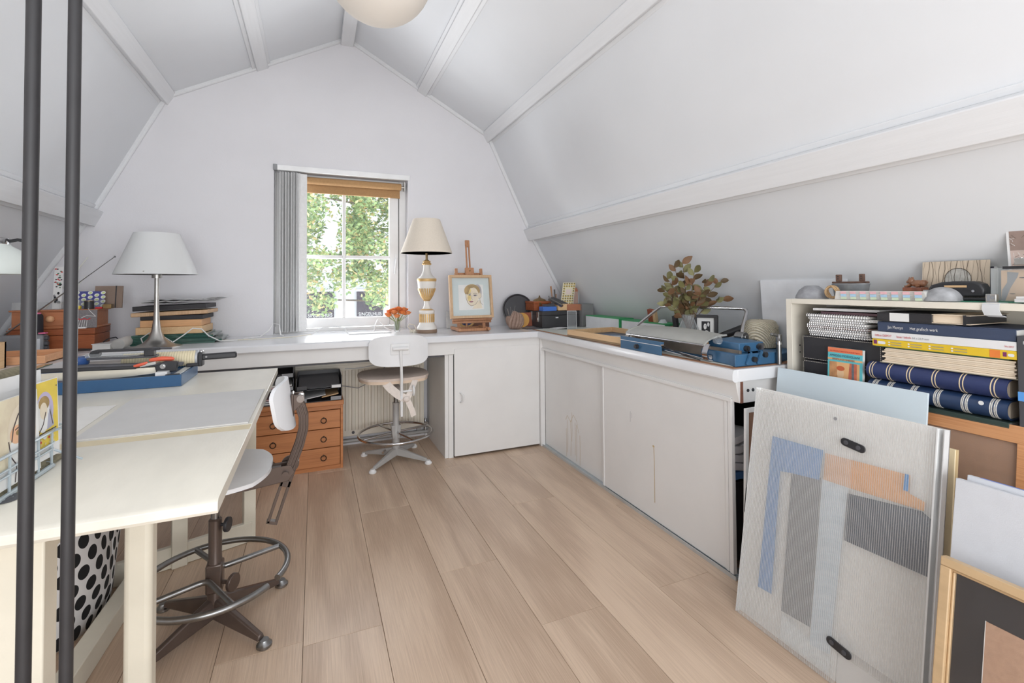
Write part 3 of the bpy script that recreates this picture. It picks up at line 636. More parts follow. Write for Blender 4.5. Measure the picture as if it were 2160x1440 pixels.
MB().prism([(c[0]-.03,.21),(c[0]+.03,.21),(c[0]+.022,.13),(c[0]-.022,.13)],'y',c[1]-.02,c[1]+.02).build('ring_clamp',grey_metal,t,bevel=.004)
cush=mat('seat_cover_cloth',(190,176,166),r=.85,var=.06,sc=30,bump=.15,bsc=300)
MB().grid(seat_fn(.445,2.945,.532,.205,.195,.008),20,20,-.014,(0,0,1)).build('seat',cush,t)
MB().grid(seat_fn(.445,2.945,.517,.20,.19,.008),20,20,-.016,(0,0,1)).build('seat_ply',mat('seat_ply',(200,180,160),r=.6,var=.06),t)
MB().bx(.40,.50,2.85,3.02,.474,.490).build('seat_bracket',grey_metal,t,bevel=.003)
wp=mat('grey_white_enamel',(206,206,206),r=.4,var=.04)
MB().ribbon([(.452,2.90,.462),(.455,2.80,.455),(.457,2.735,.45)],(.014,0,0),.004).build('back_bracket',wp,t)
MB().tube([(.455,2.715,.33),(.456,2.713,.42),(.456,2.708,.52),(.452,2.694,.60),(.449,2.690,.66),(.448,2.696,.70)],[.0085]*6,10).build('back_post',wp,t)
MB().bx(.448,.462,2.700,2.718,.315,.43).build('post_end',wp,t,bevel=.002)
MB().grid(back_fn(.446,2.712,.600,.772,.172,.42,'y'),24,14,.010,(0,-1,0)).build('backrest',mat('white_painted_back',(208,208,209),r=.5,var=.03,sc=9),t)
MB().bx(.395,.50,2.698,2.702,.665,.728).build('back_plate',wp,t,bevel=.002)
MB().cyl((.405,2.690,.700),(.49,2.690,.700),.011,14).build('hinge',wp,t)
MB().cyl((.46,2.72,.452),(.515,2.712,.455),.006,10).tube([(.522+.0*cos(a),2.711+.022*cos(a),.455+.026*sin(a)) for a in[2*pi*i/18 for i in range(18)]],.006,8,True).build('knob',wp,t)
tie=mat('tie_cloth',(222,212,204),r=.9,var=.05,sc=60)
mb=MB().ribbon([(.375,2.765,.50),(.40,2.74,.47),(.44,2.715,.435),(.47,2.70,.418),(.482,2.696,.415)],(.017,0,.015),.003)
mb.ribbon([(.545,2.77,.505),(.52,2.73,.47),(.495,2.705,.43),(.485,2.698,.415)],(.015,0,-.006),.003)
mb.ball((.480,2.692,.414),(.02,.014,.017),12,8); mb.ribbon([(.486,2.690,.408),(.498,2.688,.38),(.512,2.69,.345),(.520,2.692,.315)],(.014,0,.006),.002)
mb.build('cloth_tie',tie,t)
# ------------------------------------------------------------------ cream work table on trestles
t=thing('work_table','large cream painted table top on wooden trestles in the left foreground','table',(-.6,1.6,0))
MB().prism([(.914,.682),(.918,.676),(2.287,.676),(2.287,.700),(1.384,.700),(1.384,.6985),(1.336,.6985),(1.336,.700),(.922,.700),(.915,.695)],'x',-.94,-.147).build('top',cream_paint,t,bevel=.003)
MB().bx(-.94,-.149,1.337,1.383,.6985,.6992).build('ochre_strip',mat('strip_ochre',(190,178,150),r=.6,var=.06),t,smooth=False)  # ochre band across the table top, set just below its face
def post(x,y,s=.05,s2=None,rz=0,z0=0,z1=.676): return MB().box((x,y,(z0+z1)/2),(s,s2 or s,z1-z0),(0,0,rz))
post(-.345,1.262,.05,.05,0).build('leg',cream_leg,t,bevel=.012,seg=3)
post(-.437,1.02,.075,.045,0).build('leg',cream_leg,t,bevel=.003)
post(-.355,1.06,.014,.03,0).build('leg',cream_leg,t,bevel=.003) if False else None
a=R(20)
post(-.47,2.15,.05,.03,a).build('leg',cream_leg,t,bevel=.003); post(-.25,2.255,.045,.03,a).build('leg',cream_leg,t,bevel=.003); post(-.78,2.035,.05,.03,a).build('leg',cream_leg,t,bevel=.003)
MB().box((-.50,2.150,.04),(.56,.022,.078),(0,0,a*1.02)).build('stretcher',cream_leg,t,bevel=.002)
MB().box((-.585,1.60,.033),(.05,.95,.065),(0,0,R(-2))).build('stretcher',cream_leg,t,bevel=.003)
MB().bx(-.46,-.415,1.0,1.30,.60,.676).build('top_rail',cream_leg,t,bevel=.002)
# polka dot bag
pm=bpy.data.materials.new('polka_cloth'); pm.use_nodes=True; nt=pm.node_tree; N=nt.nodes; L=nt.links; b=N['Principled BSDF']; b.inputs['Roughness'].default_value=.9
uv=N.new('ShaderNodeUVMap'); sx=N.new('ShaderNodeSeparateXYZ'); L.new(uv.outputs[0],sx.inputs[0])
def mth(op,a,bb=None):
    n=N.new('ShaderNodeMath'); n.operation=op
    for i,q in enumerate((a,bb)):
        if q is None: continue
        if isinstance(q,(int,float)): n.inputs[i].default_value=q
        else: L.new(q,n.inputs[i])
    return n.outputs[0]
U_=mth('MULTIPLY',sx.outputs[0],1/.060); V_=mth("MULTIPLY",sx.outputs[1],1/.046); row=mth('FLOOR',V_); sh_=mth('MULTIPLY',mth('FLOORED_MODULO',row,2.0),.5)
fu=mth('SUBTRACT',mth('FRACT',mth('ADD',U_,sh_)),.5); fv=mth('SUBTRACT',mth('FRACT',V_),.5)
d2=mth('ADD',mth('POWER',mth('MULTIPLY',fu,.060),2.0),mth("POWER",mth("MULTIPLY",fv,.040),2.0)); inn=mth('LESS_THAN',d2,.0185**2)
mx=N.new('ShaderNodeMix'); mx.data_type='RGBA'; mx.inputs['A'].default_value=(.80,.79,.79,1); mx.inputs['B'].default_value=(.012,.012,.014,1); L.new(inn,mx.inputs['Factor']); L.new(mx.outputs['Result'],b.inputs['Base Color'])
t=thing('polka_dot_bag','white cloth bag with black polka dots under the cream table','bag',(-.80,1.94,0))
n,kz=48,16; vs=[];fs=[];uvs=[]
for j in range(kz+1):
    z=.42*j/kz; 
    for i in range(n+1):
        a=2*pi*i/n; q=(abs(cos(a))**2.6+abs(sin(a))**2.6)**(-1/2.6); bul=1+.06*sin(pi*j/kz)-.10*(1-j/kz)**4; f=1+.025*sin(a*5+j*.5)*(1-.5*j/kz)
        vs.append((-.80+.185*q*cos(a)*bul*f,1.94+.20*q*sin(a)*bul*f,z)); uvs.append((a*.25,z))
for j in range(kz):
    for i in range(n): fs.append((j*(n+1)+i,j*(n+1)+i+1,(j+1)*(n+1)+i+1,(j+1)*(n+1)+i))
mb=MB().add(vs,fs); o=mb.build('bag_body',pm,t,flip=False); me=o.data; ul=me.uv_layers.new(name='uv')
for lp in me.loops: ul.data[lp.index].uv=uvs[lp.vertex_index]
sm=o.modifiers.new('thick','SOLIDIFY'); sm.thickness=.003
MB().tube([(-.80+.05*cos(R(a)),1.76,.42+.10*sin(R(a))) for a in range(0,181,15)],.008,6).build('carry_loop',black_cover,t)
MB().bx(-.94,-.66,1.80,2.1,.002,.006).build('bag_base',cl_w,t)
# ================================================================== things on the long desk
# steel lamp with milky shade
t=thing('table_lamp','brushed steel trumpet base lamp with frosted white glass shade','lamp',(-.745,2.925,.75))
c=(-.745,2.925)
MB().lathe([(.112,0),(.110,.004),(.085,.010),(.058,.022),(.036,.045),(.022,.08),(.015,.13),(.0115,.19),(.0105,.24),(.0115,.26),(.0105,.28),(.0105,.36)],(*c,.75),36).build('base',steel,t)
MB().lathe([(.022,.352),(.022,.375),(.012,.376)],(*c,.75),24).build('socket',steel,t)
sm=mat_clear('milk_glass',(1,1,1),.86,.25,(.84,.85,.85))
MB().lathe([(.177,.370),(.098,.580),(.095,.580),(.174,.370)],(*c,.75),44).build('shade',sm,t)
MB().ball((c[0],c[1],1.20),(.028,.028,.036),16,10).build('bulb',white_plastic,t)
MB().ball((c[0]-.0095,c[1]-.172,1.132),.0035,8,6).build('shade_screw',steel,t)
# white and gold urn lamp
t=thing('table_lamp','white and gold urn table lamp with beige linen shade by the window','lamp',(.672,3.03,.75))
c=(.672,3.03,.75)
urn=mat('urn_white',(232,228,222),r=.4,var=.03); 
MB().lathe([(.064,0),(.066,.004),(.066,.020),(.062,.024)],c,36).build('foot',mat('foot_brown',(120,100,84),r=.5,var=.1),t)
MB().lathe([(.063,.022),(.064,.034),(.058,.046),(.052,.056),(.048,.064),(.046,.068),(.046,.125),(.05,.130),(.05,.142),(.045,.147),(.030,.152),(.022,.166),(.017,.184),(.016,.20),(.021,.212),(.030,.226),(.046,.256),(.056,.295),(.060,.335),(.060,.345),(.056,.354),(.038,.370),(.026,.395),(.0215,.42),(.022,.44)],c,40).build('urn',urn,t)
go=MB()
for k in range(22):
    a=2*pi*k/22
    go.ribbon([(c[0]+.0475*cos(a),c[1]+.0475*sin(a),.75+z) for z in(.069,.10,.122)],(-.0040*sin(a),.0040*cos(a),0),.002)
    go.ribbon([(c[0]+rr_*cos(a),c[1]+rr_*sin(a),.75+z) for rr_,z in((.024,.214),(.040,.240),(.053,.272),(.057,.286))],(-.0046*sin(a),.0046*cos(a),0),.0018)
go.lathe([(.047,.146),(.030,.154),(.022,.158)],c,28).lathe([(.019,.205),(.024,.210),(.020,.214)],c,28).lathe([(.061,.332),(.0625,.337),(.0625,.346),(.061,.350)],c,36)
for k in range(14):
    a=2*pi*k/14; go.ball((c[0]+.024*cos(a),c[1]+.024*sin(a),.75+.445),.007,8,6); go.ball((c[0]+.020*cos(a),c[1]+.020*sin(a),.75+.460),.006,8,6)
go.lathe([(.014,.44),(.024,.448),(.020,.462),(.012,.472)],c,24)
go.build('gold_leaves',gold,t)
MB().lathe([(.008,.465),(.008,.52),(.014,.522),(.014,.535)],c,16).build('stem',brass,t)
MB().lathe([(.166,.515),(.087,.735),(.085,.735),(.164,.515)],c,48).build('shade',mat('linen_shade',(214,204,190),r=.85,var=.03,sc=140,bump=.2,bsc=600),t)
MB().lathe([(.1635,.517),(.085,.733)],c,48).build('shade_lining',white_plastic,t)
MB().ball((c[0],c[1],.75+.56),(.03,.03,.04),16,10).build('bulb',white_plastic,t)
solo(MB().tube([(.612,3.05,.757),(.58,3.08,.765),(.565,3.12,.785),(.585,3.17,.80),(.62,3.18,.79),(.63,3.15,.757)],.003,6),'lamp_cord',mat('ivory',(228,222,208),r=.5),'ivory cord curled left of the urn lamp','cord')
solo(MB().box((.608,3.075,.760),(.045,.018,.02),(0,0,.3)).cyl((.585,3.07,.76),(.57,3.065,.76),.008,8),'cord_switch',mat('ivory',(228,222,208)),'ivory cord switch lying beside the urn lamp foot','switch')
# flowers
t=thing('flower_vase','small glass vase of orange ranunculus flowers by the window','flowers',(.505,3.17,.75))
MB().lathe([(.017,.002),(.020,.005),(.021,.03),(.018,.055),(.021,.07),(.0195,.07),(.0165,.055),(.0195,.03),(.0185,.008),(.0,.007)],(.505,3.17,.75),20).build('vase',acrylic,t)
of=[mat('petal_orange',(240,132,66),r=.7,var=.15,sc=60),mat('petal_coral',(244,150,92),r=.7,var=.15,sc=60)]
stm=mat('stem_green',(120,130,84),r=.6)
for k in range(17):
    a=k*2.4; r_=.010+.060*sqrt(k/16); h=.135-.45*r_*r_/.07+.012*((k*7)%3)
    px,py,pz=.505+r_*cos(a)*1.1,3.17+r_*sin(a)*.8,.75+h
    s_=MB().tube([(.505+.008*cos(a),3.17+.008*sin(a),.762),(.505+.3*r_*cos(a),3.17+.3*r_*sin(a),.82),(px,py,pz-.012)],.0018,5).build('stem',stm,t)
    mb=MB().ball((px,py,pz+.004),(.0175,.0175,.013),10,7)
    for L_ in range(4):
        rr_=.027*(1-.2*L_)
        for q in range(7):
            b=2*pi*q/7+L_*.5; 
            def pet(u,v,b=b,rr_=rr_,L_=L_,px=px,py=py,pz=pz):
                w_=(2*u-1)*.55*(.4+.6*sin(pi*min(1,v*.9+.1))); tt=v*1.25
                d=rr_*sin(tt*.9); return (px+d*cos(b+w_),py+d*sin(b+w_),pz-.008+rr_*(1-cos(tt))*1.0+L_*.0035)
            mb.grid(pet,3,3)
    mb.build('blossom',of[k%2],s_,flip=False)
# easel with the framed portrait
t=thing('table_easel','small wooden table easel holding a framed portrait','easel',(.97,3.07,.75))
E0=R(9)
pe=plane((.97,3.005,.79),(1,0,0),(0,sin(E0),cos(E0)))
for s in(-1,1):
    MB().slab(pe,s*.088-.009,s*.088+.009,-.035,.385,-.018,-.002).build('upright',easel_wood,t,bevel=.0015)
MB().slab(pe,-.097,.097,.335,.357,-.030,-.018).build('crossbar',easel_wood,t,bevel=.001)
MB().slab(pe,-.016,-.005,.30,.555,-.016,-.004).slab(pe,.005,.016,.30,.555,-.016,-.004).slab(pe,-.016,.016,.535,.585,-.016,-.004).build('mast',easel_wood,t,bevel=.004)
cb=MB().slab(pe,-.030,.030,.335,.387,-.004,.016).build('clamp_block',easel_wood,t,bevel=.002)
MB().cyl(pe(0,.365,.016),pe(0,.365,.022),.005,12).build('screw',brass,cb)
MB().slab(pe,-.135,.135,.028,.040,-.006,.032).slab(pe,-.135,.135,.012,.028,.0,.012).build('ledge',easel_wood,t,bevel=.002)
MB().bx(.862,1.078,2.968,2.984,.752,.770).bx(.862,1.078,3.11,3.126,.752,.770).build('base_bar',easel_wood,t,bevel=.002)
for x in(.868,1.068): MB().bx(x-.009,x+.009,2.955,3.14,.756,.776).lathe([(.011,0),(.011,.02)],(x,2.956,.766),12,(R(90),0,0)).build('foot',easel_wood,t,bevel=.002)
MB().tube([(.97,3.12,.765),(.97,3.17,1.11)],.007,6).build('back_strut',easel_wood,t)
# portrait frame (rests on the ledge)
pf=plane((.815,3.0+.055*0-.004,.8335),(1,0,0),(0,sin(E0),cos(E0)))
t=thing('framed_portrait','watercolour portrait of a face in a pale wood box frame on the easel','picture',(.965,3.0,.833))
W,H,fw=.296,.288,.017
fr_=MB().slab(pf,0,W,0,fw,.006,.036).slab(pf,0,W,H-fw,H,.006,.036).slab(pf,0,fw,fw,H-fw,.006,.036).slab(pf,W-fw,W,fw,H-fw,.006,.036).build('frame',beech,t,bevel=.001)
mt=MB().slab(pf,fw,W-fw,fw,H-fw,.010,.016).build('mount',mat('mount_grey_blue',(178,188,189),r=.8),t)
skin=mat('water_skin',(232,218,196),r=.9,var=.1,sc=30); hair=mat('water_hair',(150,126,84),r=.9,var=.3,sc=25); ochre=mat('water_ochre',(206,180,120),r=.9,var=.2,sc=30); greyw=mat('water_grey',(150,146,150),r=.9,var=.2,sc=30); ink=mat('water_ink',(70,60,60),r=.9); rose=mat('water_rose',(150,104,112),r=.9); pp=mat('water_paper',(232,232,230),r=.9)
pa=lambda u,v,w_=0: pf(u,v,.016+w_)
cx,cy=.163,.148
art('watercolour',t,pa,[(pp,[(.062,.055),(.236,.058),(.236,.226),(.064,.224)]),
 (greyw,ell(cx+.033,cy+.03,.030,.05)),(hair,ell(cx-.004,cy+.036,.056,.045)),
 (skin,ell(cx-.004,cy-.004,.045,.064,rot=-.12)),(skin,[(cx+.01,cy-.06),(cx+.05,cy-.02),(cx+.062,cy-.083),(cx-.01,cy-.085)]),(skin,ell(cx+.049,cy+.004,.011,.021)),
 (ochre,ell(cx-.028,cy+.032,.014,.022,rot=-.5)),(ochre,ell(cx-.026,cy-.008,.013,.028)),(hair,[(cx-.052,cy+.02),(cx-.04,cy+.065),(cx,cy+.082),(cx+.02,cy+.06),(cx-.018,cy+.052),(cx-.036,cy+.01)]),
 (greyw,ell(cx-.024,cy+.009,.011,.0045)),(greyw,ell(cx+.016,cy+.005,.015,.006)),(ink,ell(cx-.023,cy+.008,.006,.003)),(ink,ell(cx+.014,cy+.004,.008,.0035)),
 (ink,(.0022,[(cx-.036,cy+.018),(cx-.022,cy+.021),(cx-.012,cy+.016)])),(ink,(.0022,[(cx+.002,cy+.016),(cx+.016,cy+.020),(cx+.03,cy+.014)])),
 (greyw,(.003,[(cx-.006,cy+.006),(cx-.01,cy-.018),(cx-.004,cy-.024)])),(rose,ell(cx-.014,cy-.037,.014,.0055)),(ink,(.0012,[(cx-.028,cy-.036),(cx,cy-.037)])),
 (ink,(.0018,[(cx-.048,cy+.02),(cx-.05,cy-.01),(cx-.038,cy-.045),(cx-.016,cy-.066),(cx+.014,cy-.056),(cx+.035,cy-.03)])),(ink,(.0015,[(cx+.044,cy-.015),(cx+.05,cy-.045),(cx+.066,cy-.06)])),(ink,(.0015,[(cx+.042,cy+.022),(cx+.056,cy+.02),(cx+.058,cy-.005),(cx+.046,cy-.018)]))],label='watercolour of a face with short brown hair')
MB().slab(pf,fw,W-fw,fw,H-fw,.030,.032).build('glass',glass_thin,t,smooth=False)
# round ornament and board behind the easel
t=thing('round_plaque','round blue plaque with a gold rim behind the easel','plaque',(.985,3.19,.75))
MB().lathe([(.068,0),(.070,.006),(.062,.016),(.054,.012)],(.985,3.19,.823),32,(R(78),0,0)).build('rim',gold,t)
MB().lathe([(.056,.010),(.05,.016),(.0,.022)],(.985,3.19,.823),28,(R(78),0,0)).build('disc',mat('plaque_blue',(52,62,104),r=.35,var=.15),t)
pb=plane((1.02,3.24,.752),(1,0,0),(.0,.16,.987))
solo(MB().slab(pb,0,.155,0,.21,0,.012),'wood_offcut',dark_wood,'thin dark board leaning on the wall behind the easel','board')
solo(MB().slab(plane((.86,3.25,.752),(1,0,0),(0,.2,.98)),0,.16,0,.12,0,.006),'grey_card',paper_grey,'grey card leaning behind the easel foot','card')
# carved hand ball
t=thing('carved_hand_bowl','brown carved wooden ball of clasped fingers by the easel','sculpture',(1.283,3.02,.75))
cw=mat('carved_wood',(134,112,100),r=.6,var=.15,sc=18,bump=.3,bsc=60,stretch=(1,1,4))
c=Vector((1.283,3.02,.812))
MB().ball(tuple(c),(.060,.058,.060),20,14,-1,.45).build('bowl',cw,t)
for k,(a0,dz,l) in enumerate(((-150,.0,1.2),(-128,-.006,1.15),(-106,-.012,1.1),(-84,-.016,1.0),(-58,-.014,.9))):
    pts=[]
    for i in range(9):
        f=i/8; ph=R(-58+f*(112*l)); a=R(a0+f*34); rr_=.061+.004*sin(f*6)
        pts.append((c.x+rr_*cos(ph)*cos(a),c.y+rr_*cos(ph)*sin(a),c.z+rr_*sin(ph)))
    MB().tube(pts,[.010,.0125,.013,.013,.012,.0125,.012,.011,.007],8).build('finger',cw,t)
wr=MB()
for k in range(6):
    a=k*1.05; wr.tube([(c.x-.02+.015*cos(a),c.y+.015*sin(a),c.z+.02),(c.x-.02+.035*cos(a),c.y+.03*sin(a),c.z+.06+.008*k)],.0012,5)
wr.build('wires',steel,t)
# leaning round black tin and box lids behind the ball
solo(MB().lathe([(.115,0),(.118,.004),(.118,.022),(.112,.024),(.105,.018),(.0,.018)],(1.41,3.25,.868),36,(R(76),0,R(-10))),'round_tin',[mat('tin_black',(48,48,52),r=.3,coat=.3)],'large round black tin lid leaning in the corner','tin')
solo(MB().slab(plane((1.345,3.13,.752),(1,.12,0),(0,.2,.98)),0,.13,0,.10,0,.014),'terracotta_tile',mat('terracotta',(138,80,60),r=.6,var=.1),'terracotta coloured panel behind the carved wooden ball','tile')
solo(MB().lathe([(.052,0),(.052,.006)],(1.372,3.085,.803),26,(R(80),0,R(-20))),'ochre_plate',mat('ochre_yellow',(174,128,58),r=.6,var=.12),'ochre yellow disc leaning on the black case','disc')
solo(MB().bx(1.34,1.46,2.93,3.02,.7502,.7535),'grey_pad',dark_grey,'thin grey pad lying in front of the black case','pad')
# black case in the corner
t=thing('black_case','black case with two metal clasps in the far right corner','case',(1.62,3.12,.753),R(2))
bk=mat('case_black',(52,52,54),r=.5,var=.08,bump=.15,bsc=400)
case=[(1.468,2.952),(1.775,2.963),(1.76,3.29),(1.487,3.29)]
MB().prism(case,'z',.7536,.838).build('body',bk,t,bevel=.003); MB().prism(case,'z',.840,.868).build('lid',bk,t,bevel=.003)
for f in(.22,.60):
    x=1.468+(1.487-1.468)*f; y=2.952+.338*f
    MB().bx(x-.006,x+.001,y-.016,y+.016,.80,.86).bx(x-.009,x+.001,y-.010,y+.010,.79,.822).build('clasp',steel,t,bevel=.001)
MB().bx(1.575,1.595,2.951,2.957,.818,.826).build('sticker',white_plastic,t)
# on the case
t=thing('small_chest','little red brown wooden box with brass latch on the black case','box',(1.53,3.15,.868))
MB().bx(1.462,1.60,3.07,3.22,.8685,.918).build('body',brown_chest,t,bevel=.002); MB().bx(1.460,1.602,3.068,3.222,.9185,.935).build('lid',brown_chest,t,bevel=.002)
MB().bx(1.502,1.516,3.064,3.0705,.905,.928).build('latch',brass,t)
solo(MB().lathe([(.050,0),(.046,.008),(.030,.016),(.012,.022),(.004,.03),(.006,.036),(.0,.042)],(1.545,3.15,.9355),24),'brass_lid',brass,'domed brass lid with knob on the little wooden box','lid')
solo(MB().bx(1.482,1.59,2.965,3.03,.8685,.900),'blue_box',mat('blue_card',(62,102,176),r=.45,var=.06),'small bright blue box on the front corner of the black case','box',bevel=.002)
solo(MB().box((1.545,3.0,.908),(.085,.04,.014),(0,.04,.2)).box((1.565,3.0,.918),(.03,.03,.008),(0,0,.2)),'metal_stamp',dark_grey,'dark metal tool lying on the blue box','tool')
t=thing('tool_tray','pale wooden tray of palette knives and brushes on the black case','tray',(1.655,3.05,.868))
x0,x1,y0,y1=1.605,1.70,2.97,3.16
MB().bx(x0,x1,y0,y0+.006,.8685,.917).bx(x0,x1,y1-.006,y1,.8685,.917).bx(x0,x0+.006,y0+.006,y1-.006,.8685,.917).bx(x1-.006,x1,y0+.006,y1-.006,.8685,.917).bx(x0,x1,y0,y1,.8685,.873).build('box',pale_wood,t,bevel=.001)
hand=[mat('handle_brown',(150,112,84),r=.5,var=.1),mat('handle_black',(56,54,56),r=.4),mat('handle_grey',(120,122,126),r=.4)]
for k,(x,y,tx,ty,l,m,r_) in enumerate(((1.63,3.09,-.10,.05,.17,0,.006),(1.655,3.10,-.02,.1,.145,1,.0055),(1.668,3.12,.05,.1,.11,0,.004),(1.64,3.13,-.2,.2,.10,2,.004))):
    b_=Vector((x,y,.875)); d_=Vector((tx,ty,1)).normalized(); mb=MB(); mb.tube([b_,b_+d_*l*.6,b_+d_*l*.8,b_+d_*l],[r_*.6,r_*.7,r_,r_*1.2],8)
    solo(mb,('brush','palette_knife','file','awl')[k],hand[m],('brown brush handle, tallest one in the pale tool tray','black handled palette knife in the pale tool tray','thin brown file in the pale tool tray','grey awl at the back of the pale tool tray')[k],'tool')
for k in range(3): solo(MB().box((1.60+.028*k,3.00+.02*k,.927+.004*k),(.022,.12,.016),(R(24),R(-8),R(28+8*k))),'chisel',dark_grey if k else worn_steel,('bright','dark grey','darkest')[k]+' flat chisel lying across the pale tool tray','chisel')
pn=plane((1.665,3.045,.905),(.97,-.24,0),(.20,.10,.97))
t=thing('patterned_notebook','narrow notebook with yellow and black fan pattern in the corner','notebook',(1.70,3.05,.89))
MB().slab(pn,0,.095,0,.17,-.012,0).build('cover',mat('note_cream',(222,214,186),r=.6),t)
sh=[]; yel=mat('note_ochre',(170,146,70),r=.6)
for i in range(5):
    for j in range(9):
        if 4<=j<=6 and 1<=i<=3: continue
        u,v=.012+i*.018,.012+j*.0185; sh.append((black_print,ell(u,v,.0062,.0062,8))); sh.append((yel,ell(u+.001,v-.003,.0062,.005,8)))
sh.append((mat('note_label',(214,198,190),r=.7),[(.028,.08),(.068,.08),(.068,.118),(.028,.118)])); art('fan_pattern',t,pn,sh)
t=thing('cigar_box','open upright wooden cigar box behind the notebook','box',(1.79,3.06,.868))
MB().box((1.772,3.075,.952),(.10,.012,.16),(0,0,R(-16))).build('lid',mat('cedar',(160,104,78),r=.6,var=.08),t); MB().box((1.735,2.99,.891),(.115,.06,.045),(0,0,R(-4))).build('body',mat('cedar',(160,104,78)),t)
solo(MB().slab(plane((1.735,3.0,.915),(.97,-.24,0),(.18,.1,.97)),0,.05,0,.09,0,.003),'acrylic_plate',[acrylic],'small clear acrylic plate propped on the cigar box','plate')
solo(MB().bx(1.77,1.93,2.93,3.08,.9145,.917),'glass_sheet',[acrylic],'thin glass sheet lying over the clear block','glass')
solo(MB().bx(1.78,1.875,2.935,3.06,.7535,.914),'acrylic_block',[mat_clear('grey_acrylic',(.8,.8,.8),.45,.1,(.5,.5,.5))],'grey see-through acrylic block right of the black case','block')
t=thing('acrylic_easel','small clear acrylic display easel on the counter','stand',(1.61,2.73,.753))
pa_=plane((1.565,2.77,.7535),(.9,-.44,0),(.10,.18,.97))
MB().slab(pa_,0,.06,0,.125,0,.004).build('back',acrylic,t,smooth=False); MB().slab(pa_,0,.06,0,.004,.004,.045).slab(pa_,0,.06,.004,.02,.041,.045).build('shelf',acrylic,t,smooth=False)
em=MB().slab(pa_,-.001,.001,0,.125,-.001,.005).slab(pa_,.059,.061,0,.125,-.001,.005).slab(pa_,0,.06,.124,.126,-.001,.005); em.build('bright_edge',white_plastic,t,smooth=False)
solo(MB().grid(lambda a,b:(1.50+a*.14,2.80+b*.10,.754+.006*sin(3*a)),4,3,.001,(0,0,1)),'paper_scrap',paper_grey,'grey paper scrap in front of the black case','paper')
# ------------------------------------------------------------------ window sill clutter, white on white
t=thing('tape_dispenser','white clear plastic stand on the window sill behind the stool','stand',(.40,3.22,.752))
MB().tube([(.36,3.20,.757),(.37,3.21,.80),(.385,3.22,.83),(.405,3.22,.815),(.43,3.21,.78),(.47,3.2,.757)],.004,6).build('wire',white_plastic,t); MB().bx(.20,.46,3.12,3.22,.7505,.756).build('foot_plate',white_plastic,t)
solo(MB().tube([(-.02,3.18,.754),(.04,3.2,.79),(.12,3.21,.80),(.18,3.2,.785),(.195,3.19,.754)],.004,6),'white_cable',white_plastic,'white cable arching on the window sill','cable')
solo(MB().tube([(-.38,3.12,.754),(-.30,3.18,.756),(-.255,3.22,.79),(-.235,3.24,.83),(-.20,3.22,.82),(-.19,3.19,.76),(-.17,3.17,.754)],.0035,6),'blind_cord',white_plastic,'white cord looping below the vertical blind','cord')
solo(MB().tube([(-.55,3.12,.754),(-.45,3.07,.754),(-.3,3.06,.754),(-.12,3.1,.754),(-.02,3.15,.76)],.003,6),'extension_lead',mat('ivory',(228,222,208)),'thin pale lead lying along the desk toward the window','cord')
# ================================================================== left end of the desk
# stack of frames and books
def block(x0,x1,y0,y1,z0,z1,rz=0,tilt=0):
    return MB().box(((x0+x1)/2,(y0+y1)/2,(z0+z1)/2),(x1-x0,y1-y0,z1-z0),(0,tilt,rz))
gg=mat('glass_edge_green',(52,86,76),r=.12,var=.1,coat=.3)
for k in range(6):
    z=.7505+k*.0088; solo(block(-.905+.012*(k%3),-.505+.02*((k*5)%3)-.012*k,3.02+.008*(k%2),3.29,z,z+.0082,R(1.5*(k%2))),'glass_plate',[gg],('bottom','second','third','fourth','fifth','top')[k]+' dark green glass plate under the wooden boxes','glass',group='glass plates in the stack')
solo(block(-.86,-.56,3.03,3.27,.8045,.843,R(-2)),'printing_block',pale_wood,'thick pale wood block above the green glass plates','block',bevel=.002)
solo(block(-.845,-.57,3.04,3.27,.8435,.879,R(-1)),'wood_box',mat('box_tan',(190,146,104),r=.55,var=.08,sc=20,stretch=(1,8,8)),'tan wooden box, second above the glass plates','box',bevel=.002)
solo(block(-.845,-.56,3.05,3.28,.8795,.903,R(-3)),'black_picture',black_cover,'black frame between the tan box and pale frame in the stack','frame',bevel=.002)
solo(block(-.885,-.535,3.04,3.27,.9035,.925,R(-3),R(-2)),'drawing_board',beech,'pale wooden frame sticking out of the desk stack','frame',bevel=.004)
solo(block(-.88,-.545,3.05,3.27,.9335,.958,R(-3),R(-2)),'black_box',black_cover,'flat black box second from the top of the stack','box',bevel=.002)
mb=MB()
for k in range(7): mb.grid(lambda a,b,k=k:(-.87+a*(.36-.02*(k%3))+.01*k,3.05+b*.2,.966+k*.0035+.012*a*a+.004*sin(9*a+k*2)),14,3,.001,(0,0,1))
solo(mb,'paper_pile',paper_grey,'curled grey papers on top of the desk stack','paper')
solo(MB().tube([(-.80,2.94,.754),(-.83,3.0,.79),(-.80,3.02,.815),(-.74,3.0,.80),(-.69,2.97,.77),(-.70,2.93,.754)],.003,6),'lamp_cord',white_plastic,'white cord hanging at the steel lamp base','cord')
solo(MB().tube([(-.70,2.95,.754),(-.64,2.97,.80),(-.60,2.98,.835),(-.56,2.98,.83),(-.53,3.0,.79),(-.48,3.02,.757),(-.40,3.05,.754)],.003,6),'extension_cable',white_plastic,'white cable arching in front of the desk stack','cable')
